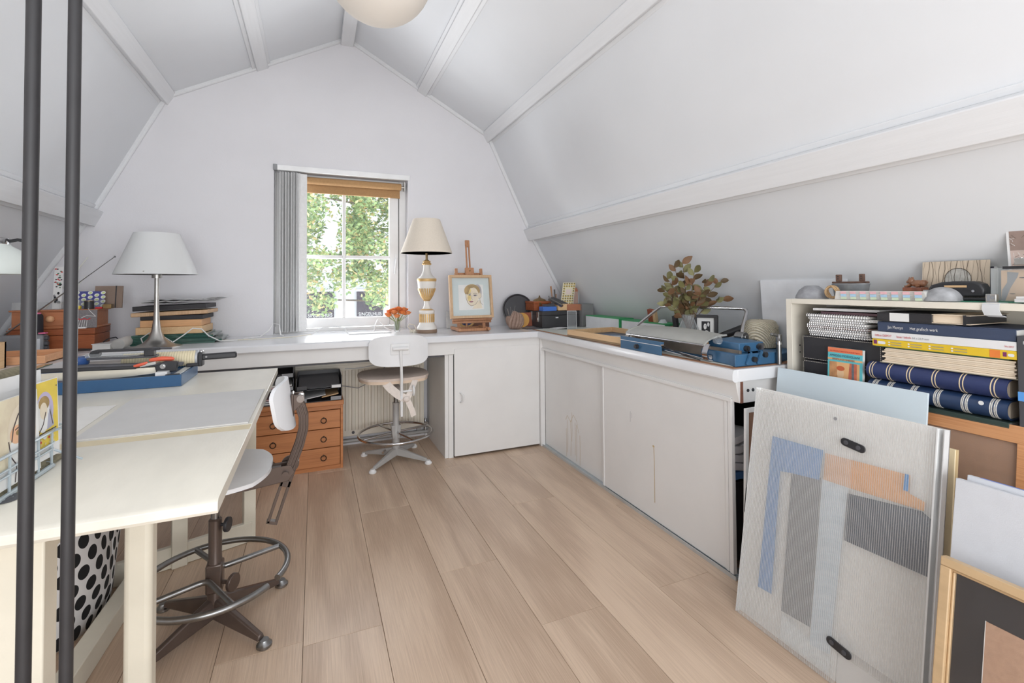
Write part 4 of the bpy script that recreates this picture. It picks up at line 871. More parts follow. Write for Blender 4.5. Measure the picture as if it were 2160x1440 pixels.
# paper roll, white books
solo(MB().lathe([(.026,0),(.026,.20),(.020,.20),(.020,0),(.026,0)],(-.885,2.868,.7765),24,(R(-90),0,R(4))),'paper_roll',paper,'white paper roll lying beside the steel lamp','roll')
t=thing('white_book','small white book lying by the brown wooden chest','book',(-.93,2.93,.75))
MB().box((-.935,2.945,.7525),(.085,.14,.004),(0,0,R(-16))).box((-.935,2.945,.780),(.085,.14,.004),(0,0,R(-16))).build('cover',white_plastic,t); MB().box((-.937,2.948,.766),(.078,.132,.023),(0,0,R(-16))).build('pages',paper,t)
solo(MB().tube([(-.97,2.95,.784),(-.95,2.96,.80),(-.925,2.97,.804),(-.91,2.97,.79),(-.93,2.95,.784)],.003,6),'short_cable',black_plastic,'short black cable on the small white book','cable')
solo(MB().box((-.905,2.975,.789),(.03,.014,.012),(0,0,.2)),'red_clip',red_print,'bright red clip on the small white book','clip',bevel=.002)
solo(MB().tube([(-1.0,2.92,.754),(-1.04,2.9,.76),(-1.09,2.9,.757),(-1.06,2.88,.754),(-1.0,2.895,.754)],.003,6),'loose_cable',black_plastic,'dark cable loop in front of the wooden chest','cable')
# wooden chests
t=thing('wooden_chest','low red brown wooden chest with dovetailed corners','chest',(-1.15,3.03,.75),R(3))
MB().bx(-1.325,-1.0,2.94,3.13,.7505,.825).build('body',brown_chest,t,bevel=.002); MB().bx(-1.327,-.998,2.938,3.132,.8265,.856).build('lid',brown_chest,t,bevel=.003)
t=thing('drawer_box','brown box with one round knob drawer on top of the chest','box',(-1.15,3.04,.857),R(2))
bb=mat('drawer_brown',(160,104,72),r=.4,var=.1,sc=8,stretch=(1,8,8))
MB().bx(-1.32,-1.005,2.965,3.12,.857,.944).build('body',bb,t,bevel=.002); MB().bx(-1.328,-.995,2.957,3.128,.857,.866).bx(-1.328,-.995,2.957,3.128,.941,.949).build('moulding',bb,t,bevel=.003)
d=MB().bx(-1.235,-1.115,2.958,2.966,.872,.937).build('drawer',bb,t,bevel=.002); MB().ball((-1.172,2.946,.905),.016,16,12).build('knob',mat('knob_wood',(196,150,112),r=.4),d)
t=thing('grey_card_box','grey flocked card with red threads against the brown box','card',(-1.05,2.955,.857))
pg=plane((-1.085,2.945,.858),(1,.05,0),(0,.05,1)); MB().slab(pg,0,.09,0,.088,-.004,0).build('card',mat('grey_flock',(112,108,110),r=.95,var=.15,sc=200),t)
art('red_thread',t,pg,[(red_print,(.004,[(.005+.012*k,.040+.006*(k%2)),(.017+.012*k,.046-.006*(k%2))])) for k in range(5)]+[(white_print,(.0016,[(.01+.01*k,.002),(.02+.008*k,.038)])) for k in range(5)]+[(white_print,(.002,[(.03,.05),(.05,.06),(.085,.055),(.06,.085),(.055,.095)]))])
MB().bx(-1.085,-1.03,2.925,2.945,.857,.864).build('white_bobbin',white_plastic,t)
# on the drawer box
t=thing('brown_notebook','brown notebook with black elastic standing on the brown box','notebook',(-.985,3.09,.949))
pn=plane((-1.055,3.09,.9495),(1,.03,0),(0,.12,.99)); MB().slab(pn,0,.115,0,.115,-.012,0).build('cover',mat('kraft_brown',(128,110,98),r=.7,var=.05),t); MB().slab(pn,.085,.09,-.0,.116,-.013,.001).build('elastic',black_plastic,t)
solo(MB().slab(plane((-1.07,3.10,.9495),(1,.03,0),(0,.12,.99)),0,.14,0,.119,-.003,-.0),'white_sheet',[acrylic],'clear sheet standing behind the brown notebook','sheet') if False else None
t=thing('patterned_card','navy card printed with white and green shells','card',(-1.03,3.035,.949))
pn=plane((-1.12,3.045,.975),(1,.03,0),(0,.06,1)); MB().slab(pn,0,.12,-.025,.062,-.003,0).build('card',mat('card_navy',(62,66,128),r=.6),t)
sh=[]; grn=mat('card_green',(180,196,120),r=.6)
for i in range(5):
    for j in range(4):
        u,v=.012+i*.026,-.012+j*.022+.010*(i%2)
        if v<.056 and v>-.02: sh.append((white_print,ell(u,v,.0105,.0085,12,.4))); sh.append((grn,ell(u+.001,v-.001,.006,.0042,10,.4)))
art('shells',t,pn,sh)
solo(MB().bx(-1.09,-.99,2.985,3.025,.9495,.995),'clear_tub',[acrylic],'clear plastic tub on the brown box','box')
t=thing('tape_spool','small black spool on the brown box','spool',(-1.035,2.985,.949)); MB().cyl((-1.035,2.975,.9495),(-1.035,2.975,.988),.019,18).build('thread',black_plastic,t); MB().cyl((-1.035,2.975,.988),(-1.035,2.975,.991),.0195,18).build('rim',brass,t)
solo(MB().bx(-1.10,-1.068,2.97,2.99,.9495,.966),'yellow_tape',mat('yellow_tape',(222,196,70),r=.5),'small yellow tape measure on the brown box edge','tape',bevel=.003)
solo(MB().bx(-1.012,-.985,2.975,2.995,.9495,.958),'red_spool',red_print,'flat red spool beside the black spool','spool',bevel=.002)
solo(MB().bx(-.985,-.95,2.985,3.02,.9495,.972),'gold_tin',brass,'little gold tin at the corner of the brown box','tin',bevel=.002)
solo(MB().bx(-1.335,-1.16,3.0,3.10,.9495,.985),'plastic_organiser',[acrylic],'clear plastic organiser tray on the left of the brown box','tray')
t=thing('pattern_strip','tall strip of green and white patterned card by the wall','card',(-1.195,3.06,.95))
pn=plane((-1.205,3.05,.985),(1,0,0),(.03,.02,1)); MB().slab(pn,0,.035,-.035,.175,-.003,0).build('card',white_plastic,t)
sh=[]; gd=mat('strip_green',(84,120,98),r=.6)
for k in range(26): u,v=.005+.026*rnd.random(),.07+.10*rnd.random(); sh.append(((gd,black_print,red_print)[k%3],ell(u,v,.0035+.002*rnd.random(),.003,7)))
for k in range(10): u,v=.006+.024*rnd.random(),-.01+.07*rnd.random(); sh.append(((black_print,mid_grey)[k%2],ell(u,v,.005,.007,8)))
art('print',t,pn,sh)
# radio, spool, antenna
t=thing('radio','grey portable radio with a long raised aerial','radio',(-1.25,2.89,.75),R(4))
rg=mat('radio_grey',(120,122,126),r=.45,var=.04); MB().bx(-1.42,-1.165,2.86,2.925,.7505,.838).build('body',rg,t,bevel=.012,seg=3)
MB().bx(-1.205,-1.172,2.857,2.861,.757,.82).build('display',mat('radio_silver',(186,190,196),r=.35),t); 
for z in(.775,.795,.82): MB().cyl((-1.166,2.885,z),(-1.152,2.885,z),.010,14).build('knob',dark_grey,t)
MB().lathe([(.022,0),(.022,.003),(.016,.003)],(-1.19,2.89,.838),18).build('dial',black_plastic,t)
MB().cyl((-1.315,2.90,.84),(-1.06,2.93,1.08),.0035,8,.0028).cyl((-1.06,2.93,1.08),(-.925,2.945,1.21),.0018,8).ball((-.925,2.945,1.21),.0045,10,8).build('aerial',worn_steel,t)
t=thing('thread_cone','black thread spool with pink base standing on the radio','spool',(-1.20,2.895,.841))
MB().lathe([(.024,0),(.026,.004),(.025,.08),(.02,.09),(.0,.09)],(-1.203,2.897,.843),22).build('thread',mat('thread_black',(38,37,42),r=.8,bump=.3,bsc=400,stretch=(1,1,6)),t); MB().cyl((-1.203,2.897,.933),(-1.203,2.897,.939),.017,16).bx(-1.185,-1.16,2.875,2.90,.841,.847).build('pink_core',mat('pink_core',(206,104,140),r=.5),t)
# desk lamp with white dome at the left edge
t=thing('swing_arm_lamp','white dome lamp on a thin arm at the left edge','lamp',(-1.42,2.15,.75))
dome=mat('dome_enamel',(214,220,216),r=.35,var=.02)
MB().lathe([(.10,0),(.102,.004),(.098,.045),(.075,.085),(.045,.105),(.040,.118),(.0,.12)],(-1.075,2.30,1.105),36).build('shade',dome,t)
MB().lathe([(.042,.105),(.044,.112),(.044,.130),(.03,.134)],(-1.075,2.30,1.105),24).build('collar',chrome,t)
MB().tube([(-1.035,2.30,1.225),(-1.01,2.30,1.232),(-.985,2.30,1.228),(-.97,2.30,1.215)],.006,8).build('handle',black_plastic,t)
armm=mat('arm_cream',(206,206,200),r=.4); MB().lathe([(.07,0),(.07,.02),(.02,.03)],(-1.42,2.15,.7505),24).build('base',armm,t)
MB().cyl((-1.42,2.15,.77),(-1.30,2.22,1.06),.0045,8).build('lower_arm',armm,t)
MB().tube([(-1.30,2.22,1.06),(-1.16,2.27,1.26),(-1.10,2.29,1.268),(-1.078,2.30,1.25),(-1.075,2.30,1.225)],.0045,8).build('upper_arm',armm,t)
t=thing('thin_rods','pair of thin pale rods leaning on the wall behind the brown box','rod',(-1.36,2.95,.75)); MB().cyl((-1.40,3.16,.7505),(-1.12,3.20,1.22),.0035,8).build('rod',armm,t); MB().cyl((-1.36,3.17,.7505),(-1.13,3.21,1.12),.002,8).build('rod',armm,t)
# tray on the side worktop with pencils
t=thing('wooden_tray','shallow wooden tray on the side counter','tray',(-1.2,2.5,.75))
MB().bx(-1.45,-1.0,2.478,2.49,.7505,.782).bx(-1.012,-1.0,2.49,2.74,.7505,.782).bx(-1.45,-1.0,2.73,2.742,.7505,.782).bx(-1.45,-1.0,2.49,2.73,.7505,.757).build('box',mat('tray_wood',(200,150,112),r=.55,var=.08,sc=12,stretch=(1,8,8)),t,bevel=.002)
t=thing('pencil_box','pale wooden box of pencils and cards at the left edge','box',(-1.22,2.33,.75))
MB().bx(-1.32,-1.09,2.30,2.312,.7505,.85).bx(-1.102,-1.09,2.312,2.42,.7505,.85).bx(-1.32,-1.09,2.408,2.42,.7505,.85).bx(-1.32,-1.308,2.312,2.408,.7505,.85).bx(-1.308,-1.102,2.312,2.408,.7505,.757).build('box',pale_wood,t,bevel=.001)
for k in range(9):
    x=-1.27+k*.018; solo(MB().box((x,2.36,.85),(.003 if k%2 else .012,.03,.19),(R(4),R(-6+2.2*k),0)),'card_strip' if k%2 else 'ruler',(paper,mat('handle_brown',(150,112,84)),black_cover,paper_grey)[k%4],'%s strip, %s from the left in the pale box at the left edge'%(('white','brown','black','grey')[k%4],('first','second','third','fourth','fifth','sixth','seventh','eighth','ninth')[k]),'strip',group='strips in the pale box')
solo(MB().bx(-1.0,-.955,2.30,2.36,.7505,.7535).bx(-.99,-.96,2.36,2.44,.7505,.7535),'glass_sheet',[gg],'pale green glass sheet on the side counter','glass')
# ================================================================== things on the right counter (top at z .7532)
ZC=.7534
grn_=mat('green_card',(52,138,86),r=.5,var=.05); wbx=mat('white_box_card',(222,224,228),r=.55,var=.04,sc=20)
def file_box(lab,y0,y1,x,ztop):
    t=thing('file_box',lab,'box',(x+.08,(y0+y1)/2,ZC),group='green and white boxes on the counter')
    MB().bx(x,x+.004,y0,y1,ZC,ztop).build('white_side',wbx,t); MB().bx(x+.004,x+.11,y0,y1,ZC,ztop-.004).build('body',grn_,t); MB().bx(x-.001,x+.11,y0,y1,ztop-.004,ztop+.001).build('lid',grn_,t,bevel=.001)
    MB().bx(x-.001,x+.11,y0-.004,y0,ZC,ztop).build('end',grn_,t)
file_box('green lidded box with a white side, the far one of two',2.47,2.86,1.765,.838); file_box('green lidded box with a white side, nearer, behind the grey guard',2.06,2.455,1.775,.832)
# wooden frame with pictures lying on the counter
t=thing('shallow_print_box','deep pale wooden frame box lying flat beside the blue guillotine','frame',(1.5,2.1,ZC))
A=[(1.365,2.385),(1.385,1.90),(1.49,1.90),(1.80,2.36)]
FP=[(1.355,2.40),(1.372,1.905),(1.70,1.915),(1.69,2.43)]
mb=MB()
def wallseg(mb,a,b,th,z0,z1,side=1):
    a=Vector(a);b=Vector(b);d=(b-a).normalized();n=Vector((-d.y,d.x))*th*side; mb.prism([tuple(a),tuple(b),tuple(b+n),tuple(a+n)],'z',z0,z1)
for a,b in zip(FP,FP[1:]+FP[:1]): m_=MB(); wallseg(m_,a,b,.014,ZC,.7925 if a!=FP[0] else .7935); m_.build('frame_side',pale_wood,t,bevel=.001)
MB().prism(FP,'z',ZC,.765).build('backing',dark_grey,t,smooth=False)
sh=[]
pf_=plane((1.385,2.37,.766),(0,-1,0),(1,0,0))
art('prints',t,pf_,[(white_print,[(.02,.02),(.40,.02),(.40,.10),(.02,.10)]),(black_print,[(.03,.03),(.39,.03),(.39,.09),(.03,.09)]),(white_print,[(.05,.05),(.38,.05),(.38,.07),(.05,.07)]),(cutter_blue,[(.05,.12),(.40,.12),(.40,.24),(.05,.24)]),(paper_grey,[(.15,.14),(.38,.13),(.38,.28),(.2,.27)])]+[(black_print,(.004,[(.16+.02*k,.15+.01*(k%4)),(.17+.02*k,.24+.01*(k%3))])) for k in range(10)])
# blue guillotine
t=thing('paper_guillotine','large blue paper guillotine with grey curved guard and chrome bar handle','guillotine',(1.5,1.6,ZC))
gb=guillotine_blue
MB().prism([(1.24,ZC+.006),(1.36,ZC+.006),(1.40,ZC+.03),(1.44,ZC+.035),(1.44,.825),(1.36,.832),(1.30,.826),(1.24,.82)],'x',1.395,1.60).build('end_casting',gb,t,bevel=.004) if False else None
ec=MB().prism([(1.405,1.290),(1.385,1.245),(1.60,1.243),(1.62,1.30),(1.62,1.44),(1.42,1.44)],'z',ZC,.796).build('end_casting',gb,t,bevel=.003)
MB().prism([(1.44,1.275),(1.565,1.275),(1.60,1.44),(1.46,1.44)],'z',.796,.832).build('end_housing',gb,t,bevel=.003)
for (x,y,z,r_) in((1.472,1.275,.812,.011),(1.535,1.2755,.815,.009)): MB().cyl((x,y+.004,z),(x,y-.012,z),r_,14).cyl((x,y-.012,z),(x,y-.016,z),r_*.6,6).build('bolt',black_plastic,ec)
for (x,z) in((1.475,.776),(1.53,.79)): MB().cyl((x,1.247,z),(x,1.234,z),.010,14).build('bolt',black_plastic,ec)
MB().prism([(1.44,1.238),(1.452,1.238),(1.49,1.238),(1.478,1.238)],'z',.80,.806).box((1.445,1.238,.782),(.008,.006,.05),(0,R(28),0)).box((1.50,1.238,.782),(.008,.006,.05),(0,R(28),0)).build('gusset',gb,ec)
MB().bx(1.535,1.560,1.268,1.2765,.803,.827).build('housing_mouth',dark_grey,ec,bevel=.002)
MB().prism([(1.60,1.245),(1.78,1.30),(1.82,1.52),(1.60,1.52)],'z',ZC,.785).build('rear_table',gb,t,bevel=.003)
MB().bx(1.44,1.52,1.44,1.895,ZC,.79).build('bed',gb,t,bevel=.003)
MB().bx(1.60,1.80,1.52,1.90,ZC+.0,.776).build('table_plate',gb,t,bevel=.003)
MB().bx(1.424,1.434,1.258,1.89,.768,.808).build('knife_bar',mat('knife_steel',(108,100,92),r=.4,m=.5,var=.25,sc=14),t,bevel=.001)
MB().bx(1.436,1.455,1.445,1.89,.796,.818).build('press_bar',gb,t,bevel=.002)
gd_=mat('guard_grey',(150,150,146),r=.5,var=.04,sc=20)
def guard(a,b):
    y=1.405+.485*b; th=R(8+82*a); 
    bul=.010*sin(pi*b); return (1.398+.115*(1-cos(th))*1.0, y, .812+.036*sin(th)+bul*sin(th))
MB().grid(guard,10,16,-.004,(-.3,0,1)).build('guard',gd_,t)
for y in(1.398,1.893):
    pts=[(1.395+.115*(1-cos(R(q))),y,.812+.036*sin(R(q))) for q in range(0,91,15)]
    MB().ribbon(pts,(0,.004,0),.003).build('guard_rim',gd_,t)
    MB().ribbon([(1.402,y-.012,.818),(1.392,y-.012,.802),(1.386,y-.012,.785),(1.388,y-.012,.770),(1.396,y-.012,.760),(1.407,y-.012,.759),(1.413,y-.012,.768),(1.409,y-.012,.778)],(0,.013,0),.0035).build('guard_hook',chrome,t)
MB().cyl((1.396,1.40,.812),(1.396,1.89,.812),.004,10).build('guard_rod',chrome,t)
MB().cyl((1.43,1.375,.835),(1.43,1.355,.835),.015,16).build('glass_knob',acrylic,t)
hx0,hx1=1.655,1.70
MB().tube([(1.60,1.405,.835),(1.64,1.43,.88),(1.69,1.455,.930),(1.697,1.465,.941),(1.700,1.485,.945),(1.700,1.975,.935),(1.697,2.0,.93),(1.685,2.02,.915),(1.62,2.10,.83)],.0075,10).build('bar_handle',chrome,t)
MB().cyl((1.60,1.385,.836),(1.60,1.425,.836),.020,20).cyl((1.60,1.378,.836),(1.60,1.432,.836),.010,12).bx(1.575,1.66,1.38,1.43,.812,.824).bx(1.60,1.66,1.385,1.43,.785,.815).build('pivot',worn_steel,t,bevel=.002)
# front rack plate
t=thing('blue_side_guide','blue steel guide plate with black knob and wires at the counter edge','guide',(1.3,1.65,ZC))
MB().bx(1.346,1.352,1.590,1.872,.7515,.808).bx(1.352,1.364,1.590,1.872,.80,.806).build('plate',gb,t,bevel=.001)
MB().bx(1.3445,1.346,1.590,1.872,.790,.792).build('white_line',white_plastic,t,smooth=False)
MB().cyl((1.346,1.745,.772),(1.336,1.745,.772),.011,14).cyl((1.340,1.745,.772),(1.331,1.745,.772),.008,12).build('knob',black_plastic,t)
MB().cyl((1.349,1.590,.795),(1.352,1.575,.797),.004,8).build('screw',chrome,t)
for k,(a,b) in enumerate((((1.358,1.60,.79),(1.375,1.40,.757)),((1.37,1.60,.78),(1.40,1.36,.7575)),((1.358,1.60,.775),(1.385,1.42,.757)))): MB().cyl(a,b,.002,6).build('guide_wire',(black_plastic,chrome,chrome)[k],t)
# twine cone
t=thing('twine_cone','big cream spool of sisal twine on the blue guillotine','twine',(1.735,1.42,.80))
tw=bpy.data.materials.new('sisal'); tw.use_nodes=True; nt=tw.node_tree; b=nt.nodes['Principled BSDF']; b.inputs['Roughness'].default_value=.85
wv=nt.nodes.new('ShaderNodeTexWave'); wv.inputs['Scale'].default_value=52; wv.inputs['Distortion'].default_value=1.2; wv.inputs['Detail'].default_value=2
mp=nt.nodes.new('ShaderNodeMapping'); mp.inputs['Rotation'].default_value=(.5,.6,.0); tc=nt.nodes.new('ShaderNodeTexCoord'); nt.links.new(tc.outputs['Object'],mp.inputs[0]); nt.links.new(mp.outputs[0],wv.inputs['Vector'])
rp=nt.nodes.new('ShaderNodeValToRGB'); rp.color_ramp.elements[0].color=(.56,.48,.34,1); rp.color_ramp.elements[1].color=(.84,.78,.64,1); nt.links.new(wv.outputs[0],rp.inputs[0]); nt.links.new(rp.outputs[0],b.inputs['Base Color'])
bp=nt.nodes.new('ShaderNodeBump'); bp.inputs['Distance'].default_value=.004; nt.links.new(wv.outputs[0],bp.inputs['Height']); nt.links.new(bp.outputs[0],b.inputs['Normal'])
MB().lathe([(.040,0),(.056,.003),(.062,.02),(.065,.06),(.063,.09),(.056,.108),(.045,.114),(.018,.116),(.016,.06),(.0,.06)],(1.725,1.415,.7855),36).build('winding',tw,t)
mb=MB()
for k in range(16):
    a0=k*.393; s=1 if k%2 else -1
    mb.tube([(1.725+(.0645)*cos(a0+s*q*.16),1.415+.0645*sin(a0+s*q*.16),.8055+.007*q) for q in range(11)],.0014,4)
mb.build('strand',tw,t)
# dried branches in a vase
t=thing('dried_branch_vase','glass vase of dried olive brown leaf branches','vase',(1.672,1.775,ZC))
vc=(1.660,1.762)
MB().lathe([(.030,.0),(.044,.004),(.05,.03),(.048,.06),(.036,.09),(.028,.11),(.031,.13),(.029,.13),(.026,.11),(.034,.09),(.045,.06),(.047,.03),(.04,.008),(0,.006)],(*vc,.777),28).build('vase',acrylic,t)
MB().lathe([(.0,.008),(.042,.009),(.046,.03),(.043,.055),(.0,.055)],(*vc,.777),24).build('water',mat_clear('murky_water',(.5,.46,.34),.5,.2,(.16,.14,.09)),t)
lm=[mat('dry_olive',(96,92,58),r=.6,var=.2,sc=20),mat('dry_brown',(104,76,52),r=.6,var=.2,sc=20),mat('dry_umber',(80,64,42),r=.6,var=.2,sc=20),mat('dry_moss',(112,110,76),r=.6,var=.2,sc=20)]
twig=mat('twig',(84,66,56),r=.7)
up=Vector((0,0,1)); vr=Vector((.70,-.71,0))     # the bouquet spreads along the counter
ends=[(-.085,.30),(-.055,.355),(-.01,.27),(.03,.33),(.085,.29),(.135,.285),(.14,.20),(-.10,.18),(-.105,.245),(.06,.23),(-.02,.375),(-.06,.24),(.02,.22)]
for k,(e,h) in enumerate(ends):
    dep=rnd.uniform(-.035,.03); p0=Vector((*vc,.80)); p3=Vector((*vc,.777))+vr*e*1.08+Vector((-.71,-.7,0))*(.03+dep)+up*h
    p1=p0+up*.10+vr*e*.1; p2=p0.lerp(p3,.7)+up*.05
    bz=lambda q:(p0*(1-q)**3+p1*3*q*(1-q)**2+p2*3*q*q*(1-q)+p3*q**3)
    s_=MB().tube([bz(q/8) for q in range(9)],[.0022-.00018*q for q in range(9)],5).build('twig',twig,t)
    nl=8
    for j in range(nl):
        q=.36+.64*j/(nl-1); c=bz(q); d=(bz(min(1,q+.05))-bz(q-.05)).normalized(); sd=1 if j%2 else -1
        ax=(vr*sd*rnd.uniform(.6,1)+up*rnd.uniform(-.1,.6)+d*.5+Vector((-.7,-.7,0))*rnd.uniform(-.6,.8)).normalized()
        L_=rnd.uniform(.038,.056); wd=ax.cross(Vector((-.6+rnd.uniform(-.5,.5),-.7,rnd.uniform(-.5,.5)))).normalized(); nn=ax.cross(wd)
        def leaf(a,bb): 
            hw=.30*L_*sin(pi*min(.985,bb*.94+.03))**.8; return c+ax*L_*bb+wd*(2*a-1)*hw+nn*(abs(2*a-1)*hw*.35-.25*L_*bb*bb)
        MB().grid(leaf,2,5).build('leaf',lm[(k*3+j)%4],s_,flip=False)
# books leaning near the vase
solo(MB().box((1.83,2.225,.83),(.022,.05,.155),(R(7),R(-14),0)),'wooden_bar',mat('red_brown_bar',(134,64,44),r=.45,var=.12),'red brown wooden bar leaning on the sloped wall','bar')
solo(MB().box((1.823,2.19,.829),(.020,.02,.152),(R(7),R(-14),0)),'tan_bar',beech,'tan strip next to the red brown wooden bar','bar')
solo(MB().box((1.82,2.12,.800),(.03,.06,.09),(R(-40),0,0)),'white_block',wbx,'white block lying behind the bouquet','block')
solo(MB().box((1.76,1.955,.82),(.016,.028,.13),(0,R(-8),0)),'black_bar',black_cover,'upright black bar beside the glass vase','bar')
solo(MB().box((1.80,2.02,.79),(.05,.05,.05),(R(30),0,R(20))),'terracotta_block',mat('terracotta',(156,88,62)),'terracotta coloured wedge behind the bouquet','block')
solo(MB().prism([(1.66,1.86),(1.78,1.86),(1.80,2.02),(1.68,2.03)],'z',.7765,.780),'white_paper',paper,'white sheet under the bouquet','paper')
t=thing('photo_box_frame','small black box frame with a black and white photo','picture',(1.72,1.70,.776))
pf2=plane((1.665,1.735,.7768),(.62,-.785,0),(.10,.08,.99))
MB().slab(pf2,0,.105,0,.014,-.045,0).slab(pf2,0,.105,.116,.13,-.045,0).slab(pf2,0,.014,.014,.116,-.045,0).slab(pf2,.091,.105,.014,.116,-.045,0).build('frame',black_cover,t,bevel=.001)
MB().slab(pf2,.014,.091,.014,.116,-.045,-.012).build('mount',white_print,t,smooth=False)
pf3=lambda u,v,w_=0: pf2(u,v,-.012+w_)
art('photo',t,pf3,[(white_print,[(.02,.02),(.085,.02),(.085,.11),(.02,.11)]),(black_print,[(.034,.03),(.072,.03),(.072,.1),(.034,.1)]),(white_print,ell(.050,.075,.007,.014)),(white_print,ell(.056,.048,.010,.009)),(black_print,ell(.051,.078,.002,.002,8)),(black_print,ell(.056,.048,.004,.004,8)),(paper_grey,ell(.064,.085,.005,.01))])
t=thing('stapler','black long stapler propped open on the counter','stapler',(1.78,1.58,.776))
MB().tube([(1.70,1.68,.785),(1.755,1.62,.82),(1.80,1.565,.852),(1.815,1.545,.856)],[.013,.017,.018,.012],10).build('arm',black_plastic,t); MB().tube([(1.70,1.675,.780),(1.76,1.60,.800),(1.79,1.565,.812)],.006,8).build('magazine',chrome,t); MB().box((1.75,1.62,.781),(.03,.14,.009),(0,0,R(40))).build('base',black_plastic,t,bevel=.002)
solo(MB().prism([(1.60,1.62),(1.74,1.54),(1.79,1.60),(1.65,1.74)],'z',.7763,.7795),'card_stack',beech,'tan card lying behind the guillotine pivot','card')
solo(MB().tube([(1.79,1.53,.78),(1.80,1.50,.79),(1.82,1.48,.785)],.006,8),'black_clip',black_plastic,'small black clip beside the twine cone','clip')
# chrome clamp column beside the shelf
t=thing('clamp_column','grey metal clamp column standing at the end of the counter','clamp',(1.59,1.227,ZC))
MB().cyl((1.585,1.2265,.7535),(1.585,1.2265,.862),.0085,14).build('column',worn_steel,t); MB().cyl((1.585,1.2265,.826),(1.585,1.2265,.834),.0105,14).build('collar',chrome,t); MB().cyl((1.585,1.2265,.858),(1.545,1.2265,.866),.005,10).bx(1.578,1.594,1.219,1.234,.838,.864).build('screw_arm',worn_steel,t,bevel=.002)
# white board on the slope
ps=plane((1.808,1.463,.787),(0,-1,0),(-.018,0,.28))
t=thing('white_board','plain white board leaning on the sloped wall behind the shelf','board',(1.85,1.3,.78)); MB().slab(ps,0,.36,0,.279,.001,.007).build('panel',wbx,t); MB().ball(tuple(ps(.02,.09,.007)),.003,8,6).build('pin',dark_grey,t)
# ================================================================== shelf unit
t=thing('shelf_unit','low cream open shelf unit full of books at the right','shelf',(1.7,.75,0))
xs0,xs1=1.60,1.799
MB().bx(xs0,xs1,1.184,1.206,0,.995).build('side_panel',shelf_cream,t,bevel=.001)
MB().bx(xs0,xs1,.30,.32,0,.995).build('side_panel',shelf_cream,t,bevel=.001)
MB().bx(xs0-.001,xs1,.32,1.184,.978,.996).build('top',shelf_cream,t,bevel=.001)
MB().bx(xs0,xs1,.32,1.184,.648,.664).bx(xs0+.01,xs1,.32,1.184,.06,.078).build('shelf_board',shelf_cream,t,bevel=.001)
MB().bx(xs1-.004,xs1-.001,.32,1.184,0,.978).build('back_panel',shelf_cream,t,smooth=False)
for z in(.80,.825): MB().cyl((1.64,1.1842,z),(1.64,1.1835,z),.003,8).build('peg_hole',black_plastic,t)
# spiral notebooks: a stack, each with cover, pages and wire
wire=mat('spiral_wire',(206,206,208),r=.3,m=.5,var=.05)
nbw=[(.870,.007,1.118,.918,.0),(.8775,.006,1.12,.925,.01),(.884,.007,1.122,.93,-.01),(.8915,.006,1.125,.93,.015),(.898,.0065,1.128,.925,0),(.905,.006,1.128,.935,-.02),(.9115,.007,1.12,.93,.01),(.919,.007,1.118,.94,.02),(.9265,.008,1.122,.90,-.01),(.935,.010,1.13,.925,.03)]
cols=['black','grey','white','black','brown','grey','white','grey','white','black']
cm={'black':black_cover,'grey':mid_grey,'white':paper,'brown':mat('cover_brown',(122,86,74),r=.6)}
for k,(z,h,ya,yb,rz) in enumerate(nbw):
    nm=('lowest','second from the bottom','third from the bottom','fourth from the bottom','fifth from the bottom','sixth from the bottom','seventh from the bottom','third from the top','second from the top','topmost')[k]
    t=thing('spiral_notebook','%s notebook of the wire bound stack in the shelf, %s cover'%(nm,cols[k]),'notebook',(1.68,(ya+yb)/2,z),rz,group='spiral notebooks in the shelf')
    MB().bx(1.603,1.79,yb,ya,z,z+.0012).bx(1.603,1.79,yb,ya,z+h-.0012,z+h).build('cover',cm[cols[k]],t,smooth=False); MB().bx(1.606,1.788,yb+.002,ya-.002,z+.0014,z+h-.0014).build('pages',paper,t,smooth=False)
    mb=MB(); n=26
    for i in range(n):
        y=yb+.005+(ya-yb-.010)*i/(n-1); mb.tube([(1.603+.0055*cos(a)-.001,y+.0012*(a/6.28),z+h/2+(h*.62)*sin(a)) for a in[2*pi*q/7 for q in range(7)]],.0009,4,True)
    mb.build('wire_spiral',wire,t,kind='stuff',smooth=False)
solo(MB().bx(1.62,1.80,.86,1.09,.9455,.9535),'thin_magazine',mat('magazine_dark',(90,66,72),r=.5),'dark thin magazine on top of the wire bound stack','magazine')
solo(MB().box((1.70,1.02,.961),(.16,.20,.008),(0,0,.1)),'grey_magazine',paper_grey,'grey white magazine just under the shelf top','magazine')
# two black stitched boxes
st=mat('stitch',(196,190,180),r=.8)
for k,(z0,z1) in enumerate(((.664,.782),(.7835,.868))):
    t=thing('storage_box',('lower' if k==0 else 'upper')+' black storage box with white stitching in the shelf','box',(1.69,1.01,z0))
    MB().bx(1.606,1.79,.892,1.146,z0+.0005,z1).build('body',black_cover,t,bevel=.003)
    pb_=plane((1.606,1.146,z0),(0,-1,0),(0,0,1)); h=z1-z0
    art('stitching',t,pb_,[(st,(.0012,[(.004+i*.006,v),(.008+i*.006,v)])) for v in(.004,h-.004) for i in range(41)]+[(st,(.0012,[(u,.006+i*.006),(u,.010+i*.006)])) for u in(.003,.251) for i in range(int(h/.006)-1)])
